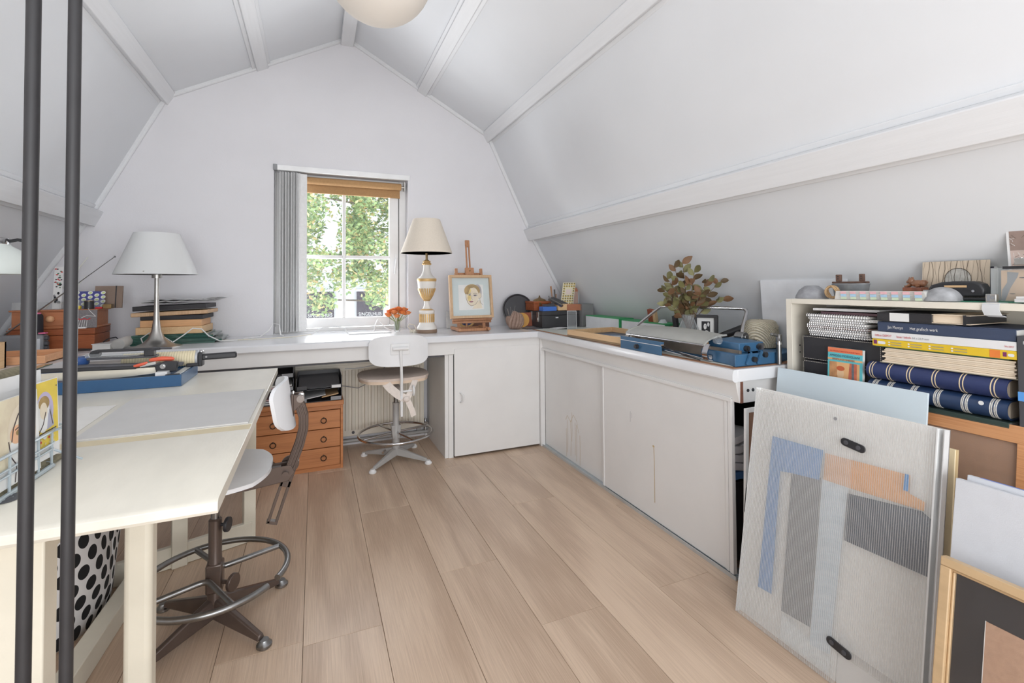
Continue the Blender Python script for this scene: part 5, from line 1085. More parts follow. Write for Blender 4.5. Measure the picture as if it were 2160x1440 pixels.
# postcard booklet
t=thing('postcard_book','orange and blue postcard booklet standing before the black boxes','booklet',(1.592,.99,.70))
pc=plane((1.583,1.048,.7305),(0,-1,0),(.06,0,1)); MB().slab(pc,0,.108,-.045,.108,-.012,0).build('cover',mat('teal_print',(88,170,178),r=.5),t); MB().slab(pc,.1065,.1085,-.044,.107,-.0115,-.001).build('pages',paper,t)
orp=mat('booklet_orange',(216,122,84),r=.55); tan_=mat('booklet_tan',(206,160,112),r=.55)
art('cover_print',t,pc,[(orp,[(0,.092),(.108,.092),(.108,.108),(0,.108)]),(tan_,[(0,.068),(.108,.068),(.108,.074),(0,.074)]),(tan_,[(.006,-.04),(.10,-.04),(.10,.062),(.006,.062)]),(mat('print_ochre',(170,124,84),r=.6,var=.25,sc=40),[(.006,-.04),(.035,-.04),(.03,.062),(.006,.062)]),(mat('print_rust',(170,92,70),r=.6,var=.25,sc=40),[(.062,-.04),(.092,-.04),(.092,.062),(.07,.062)]),(mat('print_slate',(92,98,104),r=.6,var=.2,sc=40),[(.078,-.04),(.085,-.04),(.083,.062),(.076,.062)]),(mat('print_teal',(70,98,98),r=.6),[(.016,-.04),(.07,-.04),(.062,.0),(.044,.014),(.028,.005)]),(mat('print_flesh',(222,186,146),r=.6),ell(.042,.026,.011,.017)),(mat('print_flesh',(222,186,146)),[(.036,-.02),(.048,-.02),(.047,.016),(.037,.016)]),(mat('print_hair',(176,88,54),r=.6),ell(.042,.042,.013,.008))])
text('title','AMEDEO MODIGLIANI',navy_print,t,pc(.007,.079,.0012),(0,-1,0),(.06,0,1),.0105,.094)
text('subtitle','BRIEFKAARTENBOEK',navy_print,t,pc(.016,.0682,.0014),(0,-1,0),(.06,0,1),.008,.070)
text('strapline','30 PRENTBRIEFKAARTEN',red_print,t,pc(.007,.095,.0012),(0,-1,0),(.06,0,1),.006,.092)
# lying books, from the top
def lying(name,lab,cat,y0,y1,z0,z1,cov,x0=1.583,x1=1.79,pages=paper,yr=0.,spine=True,hard=.0022,grp='books lying in the shelf'):
    """spine faces the room (x0); right end shows the page block"""
    t=thing(name,lab,cat,((x0+x1)/2,(y0+y1)/2,z0),yr,grp)
    MB().bx(x0,x1,y0,y1,z0,z0+hard).bx(x0,x1,y0,y1,z1-hard,z1).bx(x0,x0+.003,y0,y1,z0+hard,z1-hard).build('cover',cov,t,bevel=.0008)
    MB().bx(x0+.0035,x1-.004,y0+.003,y1-.003,z0+hard+.0002,z1-hard-.0002).build('pages',pages,t,smooth=False); return t
PX=lambda x0,y1,z0:plane((x0,y1,z0),(0,-1,0),(0,0,1))
t=lying('label_book','black book with a white spine label on top of the pile','book',.755,.893,.936,.962,black_cover)
pb_=PX(1.583,.893,.936); art('spine_label',t,pb_,[(white_print,[(.034,.001),(.084,.001),(.084,.025),(.034,.025)])]); 
MB().bx(1.583,1.79,.672,.755,.938,.9395).bx(1.583,1.79,.672,.755,.961,.9625).bx(1.59,1.78,.685,.755,.94,.9605).build('fore_edge',cream_pages,t,smooth=False); MB().bx(1.581,1.79,.680,.686,.936,.963).build('elastic',black_plastic,t)
t=lying('art_book','navy blue art book with white lettering on its spine','book',.585,.892,.904,.9335,navy_print); pb_=PX(1.583,.892,.904)
text('author','Jan Montyn',white_print,t,pb_(.028,.0105,.0008),(0,-1,0),(0,0,1),.0125,.040); text('title','Het grafisch werk',white_print,t,pb_(.084,.0105,.0008),(0,-1,0),(0,0,1),.0125,.066)
solo(MB().bx(1.60,1.78,.71,.885,.9337,.9357),'grey_folder',mid_grey,'thin grey folder between the label book and the navy book','folder')
def labelbox(name,lab,y0,y1,z0,z1,m):
    return thing(name,lab,'box',(1.68,(y0+y1)/2,z0),0,'label boxes in the shelf'),m
t=thing('label_box','white box of laser labels lying under the navy book','box',(1.68,.76,.881)); MB().bx(1.580,1.78,.584,.908,.8815,.9035).build('box',white_plastic,t,bevel=.001); pb_=PX(1.580,.908,.8815)
text('maker','Office DEPOT',red_print,t,pb_(.010,.0075,.0008),(0,-1,0),(0,0,1),.009,.045); text('contents','laser labels',red_print,t,pb_(.068,.0075,.0008),(0,-1,0),(0,0,1),.009,.036); text('size','64 x 33,9 mm',mid_grey,t,pb_(.107,.0075,.0008),(0,-1,0),(0,0,1),.008,.040)
text('end_maker','Office DEPOT',red_print,t,(1.58,.606,.889),(0,-1,0),(0,0,1),.006,.018)
t=thing('label_box','yellow box of labels lying under the white label box','box',(1.68,.76,.859)); MB().bx(1.580,1.78,.584,.906,.8595,.881).build('box',mat('label_yellow',(232,196,52),r=.45,var=.03),t,bevel=.001); pb_=PX(1.580,.906,.8595)
art('label_print',t,pb_,[(mat('print_purple',(108,44,88),r=.6),[(.004,.006),(.013,.006),(.013,.018),(.004,.018)]),(white_print,rrect(.015,.036,.007,.015,.003,3)),(mat('print_amber',(232,132,62),r=.5),[(.272,.001),(.292,.001),(.292,.0205),(.272,.0205)]),(mat('print_purple',(108,44,88)),[(.297,.006),(.304,.006),(.304,.017),(.297,.017)]),(white_print,rrect(.306,.318,.007,.014,.003,3))]+[(white_print,ell(.046+.05*i,.007+.007*j,.0028,.0022,10)) for i in range(4) for j in range(2)]+[(mid_grey,(.0016,[(.051+.05*i,.007+.007*j),(.078+.05*i,.007+.007*j)])) for i in range(4) for j in range(2)])['kind']='stuff'
t=thing('green_folder','thin green folder under the yellow label box','folder',(1.68,.76,.8565)); MB().bx(1.585,1.785,.60,.90,.8568,.859).build('sheet',mat('folder_green',(58,92,66),r=.6),t)
t=thing('page_album','thick album with cream pages between the boxes and blue albums','album',(1.68,.75,.81)); 
for k in range(9): MB().bx(1.584+.002*((k*5)%3),1.785,.588+.003*(k%2),.882-.004*(k%3),.8125+k*.0048,.8168+k*.0048).build('page',cream_pages,t,smooth=False)
MB().bx(1.59,1.79,.586,.892,.8095,.8122).build('cover',mat('album_grey',(150,146,130),r=.7),t); MB().bx(1.60,1.785,.886,.896,.8095,.857).build('spine',black_cover,t)
def album(lab,y0,y1,z0,z1,m,bands,bm_):
    t=thing('photo_album',lab,'album',(1.68,(y0+y1)/2,z0),0,'blue albums in the shelf'); r_=(z1-z0)/2; zc=(z0+z1)/2
    prof=[(1.60+.032*(-cos(a)),zc+r_*sin(a)) for a in[R(-90+q*18) for q in range(11)]]; prof=[(1.602-.030*cos(R(-90+18*q)),zc+r_*sin(R(-90+18*q))) for q in range(11)]
    inner=[(1.602-.026*cos(R(90-18*q)),zc+(r_-.004)*sin(R(90-18*q))) for q in range(11)]
    MB().prism(prof+[(1.79,z1),(1.79,z1-.004)]+inner+[(1.79,z0+.004),(1.79,z0)],'y',y0,y1).build('cover',m,t)
    MB().bx(1.60,1.782,y0+.004,y1-.004,z0+.0045,z1-.0045).build('pages',cream_pages,t,smooth=False)
    for y in bands:
        MB().prism([(1.602-.0306*cos(R(-75+15*q)),zc+(r_+.0006)*sin(R(-75+15*q))) for q in range(11)]+[(1.602-.0300*cos(R(75-15*q)),zc+r_*.99*sin(R(75-15*q))) for q in range(11)],'y',y-.0011,y+.0011).build('band',bm_,t)
    return t
navy=mat('album_navy',(38,48,86),r=.5,var=.06,bump=.1,bsc=300); 
album('blue photo album with six pairs of gold bands on its spine',.602,.922,.757,.8085,navy,[y+d for y in(.908,.862,.81,.75,.69,.628) for d in(-.0035,.0035)],mat('band_gold',(226,206,170),r=.4))
t=album('lower blue photo album with patterned silver bands and a round dot',.602,.92,.705,.7555,mat('album_blue',(34,52,82),r=.35,var=.06,coat=.2),[y+d for y in(.90,.86,.80,.745,.685,.628) for d in(-.006,-.0025,.0025,.006)],mat('band_silver',(200,192,182),r=.5,var=.3,sc=300))
MB().lathe([(.0055,0),(.0055,.0008)],(1.5715,.65,.742),16,(0,R(-90),0)).build('dot_sticker',white_plastic,t)
lying('dark_green_book','thin dark green book under the blue albums','book',.60,.92,.690,.7035,mat('book_green',(44,58,54),r=.5),x0=1.575)
solo(MB().bx(1.578,1.79,.60,.92,.6655,.689),'white_folder',paper,'white folder lying at the bottom of the shelf pile','folder',bevel=.002)
t=thing('ring_binder','dark grey binder with a blue stripe standing at the right edge','binder',(1.68,.55,.665)); MB().bx(1.578,1.79,.515,.583,.6655,.919).build('cover',mat('binder_grey',(66,66,70),r=.5),t,bevel=.002); MB().bx(1.5770,1.578,.515,.583,.762,.784).build('stripe',mat('binder_stripe',(92,154,222),r=.5),t,smooth=False); text('lettering','B',white_print,t,(1.578,.572,.90),(0,-1,0),(0,0,1),.010)
# ------------------------------------------------------------------ on top of the shelf (z .996)
ZT=.9962
st_=mat('grey_stone',(128,129,133),r=.7,var=.2,sc=40,bump=.2,bsc=200)
solo(MB().lathe([(.052,0),(.050,.010),(.040,.030),(.022,.045),(.014,.047),(.0,.047)],(1.668,1.155,ZT),32),'stone_dome',st_,'flat topped grey stone dome at the left end of the shelf top','stone')
solo(MB().ball((1.662,.765,ZT+.0015),(.044,.044,.040),28,14,0.,1.),'stone_dome',mat('mottled_stone',(150,151,154),r=.6,var=.35,sc=30),'round mottled grey stone dome before the black hole punch','stone')
tc_=mat('twine_brown',(166,138,104),r=.9,var=.12,sc=60); mb=MB()
for k in range(9):
    ax=Euler((rnd.uniform(-.5,.5),rnd.uniform(1.1,1.7),rnd.uniform(-.5,.5))).to_matrix(); r_=rnd.uniform(.017,.0225)
    mb.tube([Vector((1.655,1.073,ZT+.0245))+ax@Vector((r_*cos(2*pi*i/18),r_*sin(2*pi*i/18),rnd.uniform(-.0015,.0015))) for i in range(18)],.0021,5,True)
solo(mb,'twine_coil',tc_,'small coil of brown twine beside the zinc tub','twine')
t=thing('zinc_tub','oval zinc tub with a rusty iron cross bar','tub',(1.725,1.05,ZT))
zn=mat('zinc',(134,138,142),r=.45,m=.5,var=.3,sc=18)
MB().lathe([(.9,0),(.98,.045),(1.0,.046),(1.0,.049),(.96,.049),(.88,.004),(0,.004)],(0,0,0),36).build('x',zn) if False else None
MB().lathe([(.052,0),(.060,.048),(.0615,.050),(.0615,.053),(.0575,.053),(.050,.004),(0,.004)],(1.725,1.055,ZT),36,None,(.55,1.0)).build('tub',zn,t)
rust=mat('rusty_iron',(92,70,60),r=.75,var=.3,sc=40)
MB().bx(1.718,1.730,.995,1.115,ZT+.0535,ZT+.0605).bx(1.719,1.729,1.084,1.102,ZT+.0605,ZT+.085).bx(1.719,1.729,1.008,1.024,ZT+.0605,ZT+.086).build('iron_rack',rust,t,bevel=.002)
for y in(1.093,1.016): MB().cyl((1.7185,y,ZT+.078),(1.7195,y,ZT+.078),.0025,8).cyl((1.7185,y,ZT+.070),(1.7195,y,ZT+.070),.002,8).build('rivet',black_plastic,t)
t=thing('swatch_fan','closed fan of printed colour swatches on the shelf top','swatches',(1.66,.92,ZT))
sw=[mat('sw_rose',(208,166,172),r=.6),mat('sw_blue',(150,178,200),r=.6),mat('sw_green',(184,196,172),r=.6)]
for k in range(10): MB().box((1.655-.0006*k,.915,ZT+.002+.0028*k),(.055,.26-.001*k,.0024),(0,0,R(2-.35*k))).build('swatch_strip',paper,t,smooth=False)
pw_=plane((1.6215,1.046,ZT+.0005),(.004,-1,0),(-.15,0,1))
art('swatch_print',t,pw_,[(sw[j],[(.024+.030*i,.019-.009*j),(.042+.030*i,.019-.009*j),(.042+.030*i,.027-.009*j),(.024+.030*i,.027-.009*j)]) for i in range(8) for j in range(3)])
t=thing('lion_seal','carved brown stone lion lying on a rust marbled block','figurine',(1.70,.865,ZT))
mar=mat('marbled_stone',(160,96,66),r=.3,var=.3,sc=30,coat=.3,c2=(96,60,50))
MB().bx(1.70,1.745,.835,.885,ZT,ZT+.040).build('block',mar,t,bevel=.001)
ln=MB(); lz=ZT+.040
ln.ball((1.722,.856,lz+.012),(.010,.020,.011),14,10).ball((1.722,.872,lz+.020),(.009,.009,.010),12,8).ball((1.722,.880,lz+.017),(.0055,.005,.005),10,6).ball((1.722,.842,lz+.012),(.0095,.010,.011),12,8).ball((1.722,.868,lz+.030),(.003,.003,.003),8,5).tube([(1.722,.834,lz+.01),(1.722,.830,lz+.016),(1.722,.836,lz+.020)],.003,6)
for s in(-.007,.007): ln.tube([(1.722+s,.872,lz+.010),(1.722+s,.880,lz+.003),(1.722+s,.886,lz+.003)],.0035,6); ln.tube([(1.722+s,.846,lz+.006),(1.722+s,.856,lz+.003)],.004,6); ln.ball((1.722+s*.8,.873,lz+.029),(.003,.002,.003),6,4)
ln.build('lion',mat('lion_stone',(120,84,62),r=.35,var=.2,sc=60,coat=.2),t)
for k,(y,h,m) in enumerate(((.822,.032,paper_grey),(.80,.030,beech),(.785,.034,mid_grey))): solo(MB().bx(1.70,1.73,y-.009,y+.009,ZT,ZT+h),'small_block',m,('pale grey','tan wooden','mid grey')[k]+' little block right of the stone lion','block',group='little blocks on the shelf top')
# prints propped on the slope
po=plane((1.762,.838,ZT),(0,-1,0),(.10,0,.99))
t=thing('framed_print','dark blue and orange framed print at the back of the shelf top','picture',(1.765,.78,ZT)); MB().slab(po,.005,.148,0,.152,-.010,0).build('frame',white_plastic,t)
dk=mat('print_night',(60,62,78),r=.6); ob_=mat('print_orange',(226,124,76),r=.6); lb_=mat('print_sky',(120,186,206),r=.6)
art('print',t,po,[(dk,[(.006,.002),(.142,.002),(.142,.150),(.006,.150)]),(ob_,ell(.072,.108,.036,.030)),(lb_,ell(.026,.136,.010,.006,12,.7)),(black_print,ell(.068,.128,.005,.005,10)),(mat('print_planet',(222,168,140),r=.6),ell(.130,.137,.017,.012))])
pw2=plane((1.735,.852,ZT),(0,-1,0),(.085,0,.99))
t=thing('wood_photo','photo print of cracked tree bark and a hollow, in front of the blue print','picture',(1.74,.78,ZT)); wdp=mat('wood_print',(178,164,146),r=.6,var=.08,sc=10,stretch=(1,14,1)); MB().slab(pw2,0,.158,0,.118,-.003,0).build('print',wdp,t)
crk=mat('crack_ink',(80,70,60),r=.8)
sh=[(mat('hollow_grey',(158,156,150),r=.7,var=.2,sc=60),ell(.088,.062,.031,.034))]
for k in range(16): u=.006+.0096*k; sh.append((crk,(.0004+.0004*(k%3),[(u+.0035*sin(k*1.7+j*1.3),.118*j/5) for j in range(6)])))
for q in range(18): a=2*pi*q/18; sh.append((crk,(.0018,[(.088+.031*cos(a),.062+.034*sin(a)),(.088+.032*cos(a+.35),.062+.035*sin(a+.35))])))
for k in range(26): u,v=.06+.06*rnd.random(),.025+.03*rnd.random(); sh.append((crk,(.0012,[(u,v),(u+rnd.uniform(-.006,.006),v+rnd.uniform(-.004,.006))])))
art('cracks',t,pw2,sh)
t=thing('hole_punch','large black two hole punch on the shelf top','punch',(1.69,.745,ZT))
MB().bx(1.668,1.715,.672,.812,ZT+.0035,ZT+.012).build('base',black_plastic,t,bevel=.003)
prof=[(.680,ZT+.014),(.804,ZT+.014),(.806,ZT+.036),(.798,ZT+.047),(.775,ZT+.055),(.745,ZT+.058),(.70,ZT+.057),(.685,ZT+.050),(.678,ZT+.036)]
MB().prism(prof,'x',1.672,1.712).build('lever',black_plastic,t,bevel=.006,seg=3); MB().bx(1.670,1.672,.715,.765,ZT+.040,ZT+.046).build('size_strip',mat('kraft',(176,146,110)),t)
for y in(.70,.78): MB().cyl((1.671,y,ZT+.030),(1.667,y,ZT+.030),.0035,10).build('rivet',chrome,t)
solo(MB().bx(1.655,1.795,.34,.80,ZT,ZT+.003),'cutting_mat',mat('mat_green',(44,104,84),r=.6,var=.05),'dark green cutting mat lying on the shelf top','mat')
for k,(x,y,z,l) in enumerate(((1.645,.652,ZT+.0005,'silver pencil sharpener at the front edge of the shelf top'),)):
    t=thing('pencil_sharpener',l,'sharpener',(x,y,z)); MB().box((x,y,z+.0115),(.014,.022,.022)).build('body',steel,t,bevel=.002); MB().cyl((x-.0072,y-.004,z+.013),(x-.0085,y-.004,z+.013),.004,12).box((x-.0075,y+.004,z+.012),(.001,.006,.018)).build('blade',chrome,t)
t=thing('picture_stand','clear acrylic stand holding a tree bark photo at the right edge','picture',(1.70,.615,ZT+.003))
pa2=plane((1.672,.664,ZT+.0035),(0,-1,0),(.04,0,1)); MB().slab(pa2,0,.12,0,.088,0,.003).slab(pa2,0,.003,0,.088,-.03,0).build('sleeve',acrylic,t,smooth=False)
MB().slab(pa2,.018,.12,.002,.082,-.006,-.004).build('photo',mat('photo_sand',(190,160,132),r=.6,var=.08,sc=30),t); pa3=lambda u,v,w_=0: pa2(u,v,-.004+w_)
art('bark_print',t,pa3,[(mid_grey,[(.018,.002),(.026,.002),(.036,.035),(.05,.065),(.052,.075),(.03,.078),(.03,.05),(.02,.03)]),(black_print,ell(.06,.062,.008,.0015,8)),(black_print,ell(.04,.02,.006,.001,8)),(crk,ell(.10,.03,.012,.03,10))])
MB().slab(pa2,.024,.12,.085,.092,-.02,.004).build('clip_bar',black_plastic,t)
t=thing('pencil_sharpener','silver sharpener lying on the picture stand at the right edge','sharpener',(1.675,.60,ZT+.096)); MB().box((1.672,.605,ZT+.1065),(.014,.022,.018)).build('body',steel,t,bevel=.002); MB().lathe([(.006,0),(.006,.001)],(1.672,.605,ZT+.1155),14).build('blade',chrome,t)
t=thing('winter_photo','photo print of bare winter trees leaning at the right edge','picture',(1.72,.60,1.09)); pt=plane((1.735,.650,1.035),(0,-1,0),(-.10,0,1)); MB().slab(pt,0,.10,-.035,.165,-.002,0).build('print',white_plastic,t)
sh=[(mat('winter_tone',(176,158,150),r=.6,var=.12,sc=30),[(.006,-.03),(.10,-.03),(.10,.150),(.006,.152)]),(mat('winter_sky',(134,116,108),r=.6,var=.12,sc=30),[(.006,.10),(.10,.10),(.10,.150),(.006,.152)])]
for k in range(60):
    u,v=.008+.085*rnd.random(),-.02+.16*rnd.random(); a=rnd.uniform(.2,2.8); l=rnd.uniform(.004,.016); sh.append((crk if k%3 else white_print,(.0008,[(u,v),(min(.1,max(.006,u+l*cos(a))),min(.15,v+l*sin(a)))])))
art('branches',t,pt,sh)
t=thing('hanging_strap','grey plastic strap hung over the front edge of the shelf top','strap',(1.6,.636,.97)); MB().ribbon([(1.64,.636,ZT+.0006),(1.603,.636,ZT+.001),(1.596,.636,ZT-.004),(1.595,.636,.98),(1.597,.632,.966),(1.603,.626,.962)],(0,.017,0),.0007).build('strap',mat('strap_grey',(186,188,190),r=.45),t)
solo(MB().bx(1.62,1.66,.52,.60,ZT+.0035,ZT+.012).bx(1.615,1.655,.52,.595,ZT+.0125,ZT+.018),'paper_stack',paper_grey,'small grey paper stack at the right end of the shelf top','paper')
solo(MB().tube([(1.74,.985,ZT+.002),(1.75,.95,ZT+.018),(1.76,.91,ZT+.012),(1.75,.89,ZT+.008)],.0015,5).tube([(1.745,.99,ZT+.002),(1.75,.93,ZT+.008),(1.75,.89,ZT+.014)],.0012,5),'loose_string',mat('dull_red',(150,90,92),r=.7),'thin dull red string behind the colour swatches','string')
# ================================================================== panels leaning at the shelf
# corrugated plastic portfolio
t=thing('portfolio','translucent corrugated plastic portfolio with two black clasps leaning in front','portfolio',(1.25,.89,0))
o_=(1.25,1.137,.002); po=plane(o_,(0,-1,0),(.1593,0,1)); W,H=.508,.712
milk=mat_clear('corrugated_plastic',(1,1,1),.21,.35,(.93,.925,.915)); rib=mat_clear('corrugated_rib',(1,1,1),.34,.3,(.94,.94,.93))
pcx=mat('portfolio_back',(238,237,234),r=.5,var=.02)
MB().slab(po,0,W,0,H,-.022,-.019).build('back_sheet',pcx,t)
MB().slab(po,0,.310,0,H-.004,0,.0007).build('front_flap',milk,t,smooth=False)
milk2=mat_clear('corrugated_thin',(1,1,1),.11,.35,(.93,.925,.915)); MB().slab(po,.3105,W-.016,.085,H,.0,.0007).build('front_flap',milk2,t,smooth=False)
MB().slab(po,.311,W-.016,.0,.105,-.004,-.0033).build('inner_flap',milk,t,smooth=False)
mb=MB()
for i in range(62):
    u=.004+i*.005
    mb.poly(po,[(u-.0007,.001),(u+.0007,.001),(u+.0007,H-.005),(u-.0007,H-.005)],.0012)
mb.build('flute',rib,t,smooth=False,kind='stuff')
mb=MB()
for i in range(36):
    u=.313+i*.005
    if u<W-.018: mb.poly(po,[(u-.0007,.087),(u+.0007,.087),(u+.0007,H-.001),(u-.0007,H-.001)],.0012)
mb.build('flute',rib,t,smooth=False,kind='stuff')
edge=mat('clear_edge',(226,227,227),r=.25,var=.02)
MB().slab(po,W-.016,W,0,H,-.022,-.0195).slab(po,W-.0165,W-.0125,0,H,-.0195,.001).build('spine',edge,t,bevel=.0005) ; MB().slab(po,W-.002,W,0,H,-.0195,.0).build('spine_side',mat('spine_grey',(190,191,192),r=.4),t)
MB().slab(po,-.0015,.0,0,H,-.022,.001).build('edge_strip',edge,t)
cl1=mat('sheet_blue',(40,116,174),r=.6,var=.03); cl2=mat('sheet_grey',(52,60,70),r=.6,var=.03); cl3=mat('sheet_tan',(196,146,98),r=.6,var=.03); cl4=mat('sheet_slate',(34,48,64),r=.6,var=.03); cl5=mat('sheet_pale',(176,188,198),r=.6,var=.03); cl6=mat('sheet_haze',(196,200,202),r=.6)
def sheet(lab,m,pts,w_): MB().add([po(u,v,w_) for u,v in pts]+[po(u,v,w_-.0006) for u,v in pts],[list(range(len(pts))),list(range(2*len(pts)-1,len(pts)-1,-1))]+[(i,(i+1)%len(pts),(i+1)%len(pts)+len(pts),i+len(pts)) for i in range(len(pts))]).build('coloured_sheet',m,t,smooth=False,label=lab)
sheet('blue sheet inside the portfolio',cl1,[(.064,.110),(.110,.114),(.103,.475),(.138,.482),(.224,.493),(.229,.578),(.067,.572)],-.006)
sheet('grey sheet inside the portfolio',cl2,[(.143,.086),(.229,.094),(.226,.50),(.138,.482)],-.009)
sheet('pale blue grey sheet inside the portfolio',cl5,[(.231,.05),(.286,.06),(.286,.110),(.295,.365),(.300,.50),(.229,.497)],-.011)
sheet('tan sheet inside the portfolio',cl3,[(.231,.497),(.300,.50),(.471,.511),(.472,.532),(.438,.540),(.438,.583),(.231,.571)],-.013)
sheet('slate sheet inside the portfolio',cl4,[(.303,.364),(.495,.371),(.491,.50),(.471,.511),(.303,.487)],-.0045)
sheet('hazy sheet at the foot of the portfolio',cl6,[(.143,.012),(.286,.012),(.286,.05),(.229,.06),(.143,.08)],-.012)
sheet('small blue slip inside the portfolio',cl1,[(.430,.545),(.441,.545),(.440,.585),(.432,.585)],-.0042)
for u,v,a in((.312,.617,-8),(.315,.099,-8)):
    pc_=lambda a_,b_,w_=0:po(u+a_*cos(R(a))-b_*sin(R(a)),v+a_*sin(R(a))+b_*cos(R(a)),w_)
    P=rrect(-.032,.032,-.0105,.0105,.0104,6); n=len(P)
    c_=MB().add([pc_(x,y,.0018) for x,y in P]+[pc_(x,y,.0055) for x,y in P],[list(range(n)),list(range(2*n-1,n-1,-1))]+[(i,(i+1)%n,(i+1)%n+n,i+n) for i in range(n)]).build('clasp',black_plastic,t,bevel=.001)
    for x in(-.017,.015): MB().cyl(pc_(x,0,.0055),pc_(x,0,.0075),.0058,14).cyl(pc_(x,0,.0075),pc_(x,0,.0085),.003,10).build('stud',dark_grey,c_)
MB().cyl(po(.26,.675,.0018),po(.26,.675,.0022),.005,12).build('hang_hole',mid_grey,t)
# pale blue panel behind it
pp_=plane((1.44,1.190,.001),(0,-1,0),(.108/.75,0,1)); t=thing('pale_blue_panel','pale blue grey painted panel leaning behind the portfolio','panel',(1.44,.97,0)); MB().slab(pp_,-.012,.44,0,.755,-.005,.001).build('board',mat('pale_blue_board',(192,204,211),r=.5,var=.02,sc=4,bump=.04,bsc=80),t,bevel=.001)
# wooden frame with hardboard back
pwf=plane((1.487,.90,.001),(0,-1,0),(.10/.70,0,1)); t=thing('framed_hardboard','orange wooden frame with brown hardboard back leaning on the shelf','frame',(1.49,.7,0)); W2,H2=.355,.705
MB().slab(pwf,0,W2,H2-.042,H2,-.012,.010).build('frame_side',frame_wood,t,bevel=.001); MB().slab(pwf,W2-.040,W2,0,H2-.042,-.012,.010).build('frame_side',frame_wood,t,bevel=.001); MB().slab(pwf,0,.04,0,H2-.042,-.012,.010).build('frame_side',frame_wood,t,bevel=.001); MB().slab(pwf,.04,W2-.04,0,.04,-.012,.010).build('frame_side',frame_wood,t,bevel=.001)
MB().slab(pwf,.04,W2-.04,.04,H2-.042,-.006,0).build('hardboard',mat('hardboard',(150,116,92),r=.6,var=.06,sc=60,bump=.1,bsc=500),t); MB().slab(pwf,.04,W2-.04,.04,H2-.042,.004,.0055).build('glass',mat_clear('dull_glass',(1,1,1),.04,.08,(.7,.7,.7)),t,smooth=False)
# pale wooden stretcher frame edge
pst=plane((1.325,.90,.001),(0,-1,0),(.09/.65,0,1)); t=thing('stretcher_panel','pale wooden stretcher panel between the portfolio and the white canvas','panel',(1.33,.75,0)); MB().slab(pst,0,.265,0,.655,-.012,.0).build('board',mat('pale_strip',(206,190,158),r=.55,var=.06,sc=10,stretch=(8,8,1)),t,bevel=.001); MB().slab(pst,.265,.2665,0,.655,-.012,-.004).build('edge',mat('strip_edge',(180,160,124),r=.6),t)
# canvases
cvs=mat('canvas_white',(182,184,189),r=.8,var=.02,sc=30,bump=.15,bsc=500)
for k,(x,dz,lab) in enumerate(((1.288,.0,'white primed canvas leaning in front of the hardboard frame'),(1.306,.008,'second canvas edge with blue paint just behind the white canvas'),(1.322,.004,'dark green painted canvas at the back of the canvas stack'))):
    pcv=plane((x-.09,.590-.012*k if k<2 else .545,.001),(0,-1,0),(.115/.62,0,1)); t=thing('canvas',lab,'canvas',(x-.09,.47,0),0,'canvases leaning at the right edge')
    MB().slab(pcv,0,.22,0,.627+dz,-.014,0).build('stretched_canvas',cvs if k<2 else mat('canvas_green',(90,96,84),r=.8,var=.2,sc=20),t,bevel=.0015)
    if k==1: MB().slab(pcv,.02,.09,.6351,.6356,-.012,-.004).build('paint_streak',mat('streak_blue',(104,122,186),r=.7),t,smooth=False)
# gold frame in front
pg=plane((1.13,.572,.001),(0,-1,0),(.09/.49,0,1)); t=thing('framed_drawing','gold picture frame with black mount and brown card in the right foreground','picture',(1.13,.5,0)); W3,H3=.24,.486
gw=mat('gold_wood',(176,150,116),r=.4,var=.06,sc=10,stretch=(1,1,6))
MB().slab(pg,0,W3,H3-.018,H3,-.010,.010).slab(pg,.004,W3,H3-.024,H3-.018,-.008,.003).build('frame_side',gw,t,bevel=.002); MB().slab(pg,0,.018,0,H3-.018,-.010,.010).slab(pg,.018,.023,.0,H3-.024,-.008,.003).build('frame_side',gw,t,bevel=.002)
MB().slab(pg,.018,W3,0,H3-.018,-.006,-.003).build('mount',mat('mount_black',(58,54,54),r=.35,var=.06),t); MB().slab(pg,.072,W3,0,H3-.088,-.003,-.0015).build('brown_card',mat('brown_card',(172,140,118),r=.8,var=.06,sc=120,bump=.1,bsc=600),t); MB().slab(pg,.071,.0722,0,H3-.0875,-.003,-.0012).build('card_edge',paper,t,smooth=False)
pg2=lambda u,v,w_=0: pg(u,v,-.0015+w_); art('ink_drawing',t,pg2,[(ink,ell(.138,.262,.0045,.004,9)),(ink,(.0015,[(.139,.258),(.140,.246)])),(ink,[(.134,.245),(.137,.246),(.139,.238),(.138,.226),(.135,.22),(.134,.232)])])
MB().slab(pg,.022,W3,0,H3-.022,.0005,.0015).build('glass',mat_clear('picture_glass',(1,1,1),.03,.02,(.3,.3,.3)),t,smooth=False)
# hardboard sheet with white edge and a black handle, at the open counter end
ph=plane((1.372,1.212,.001),(1,0,0),(.02,-.008,1)); t=thing('hardboard_case','flat white edged hardboard case with black wire handle beside the portfolio','case',(1.44,1.205,0))
MB().slab(ph,0,.014,0,.615,-.004,.006).slab(ph,.014,.20,.600,.615,-.004,.006).build('white_edge',mat('edge_white',(214,214,214),r=.5),t,bevel=.001); MB().slab(ph,.014,.20,0,.600,-.002,.002).build('board',mat('case_hardboard',(124,92,74),r=.65,var=.06,sc=50),t)
hd=MB().tube([ph(.03,.355,.009),ph(.004,.355,.014),ph(-.004,.345,.014),ph(-.012,.27,.014),ph(-.008,.258,.014),ph(.02,.245,.009)],.004,8); hd.build('handle',black_plastic,t)
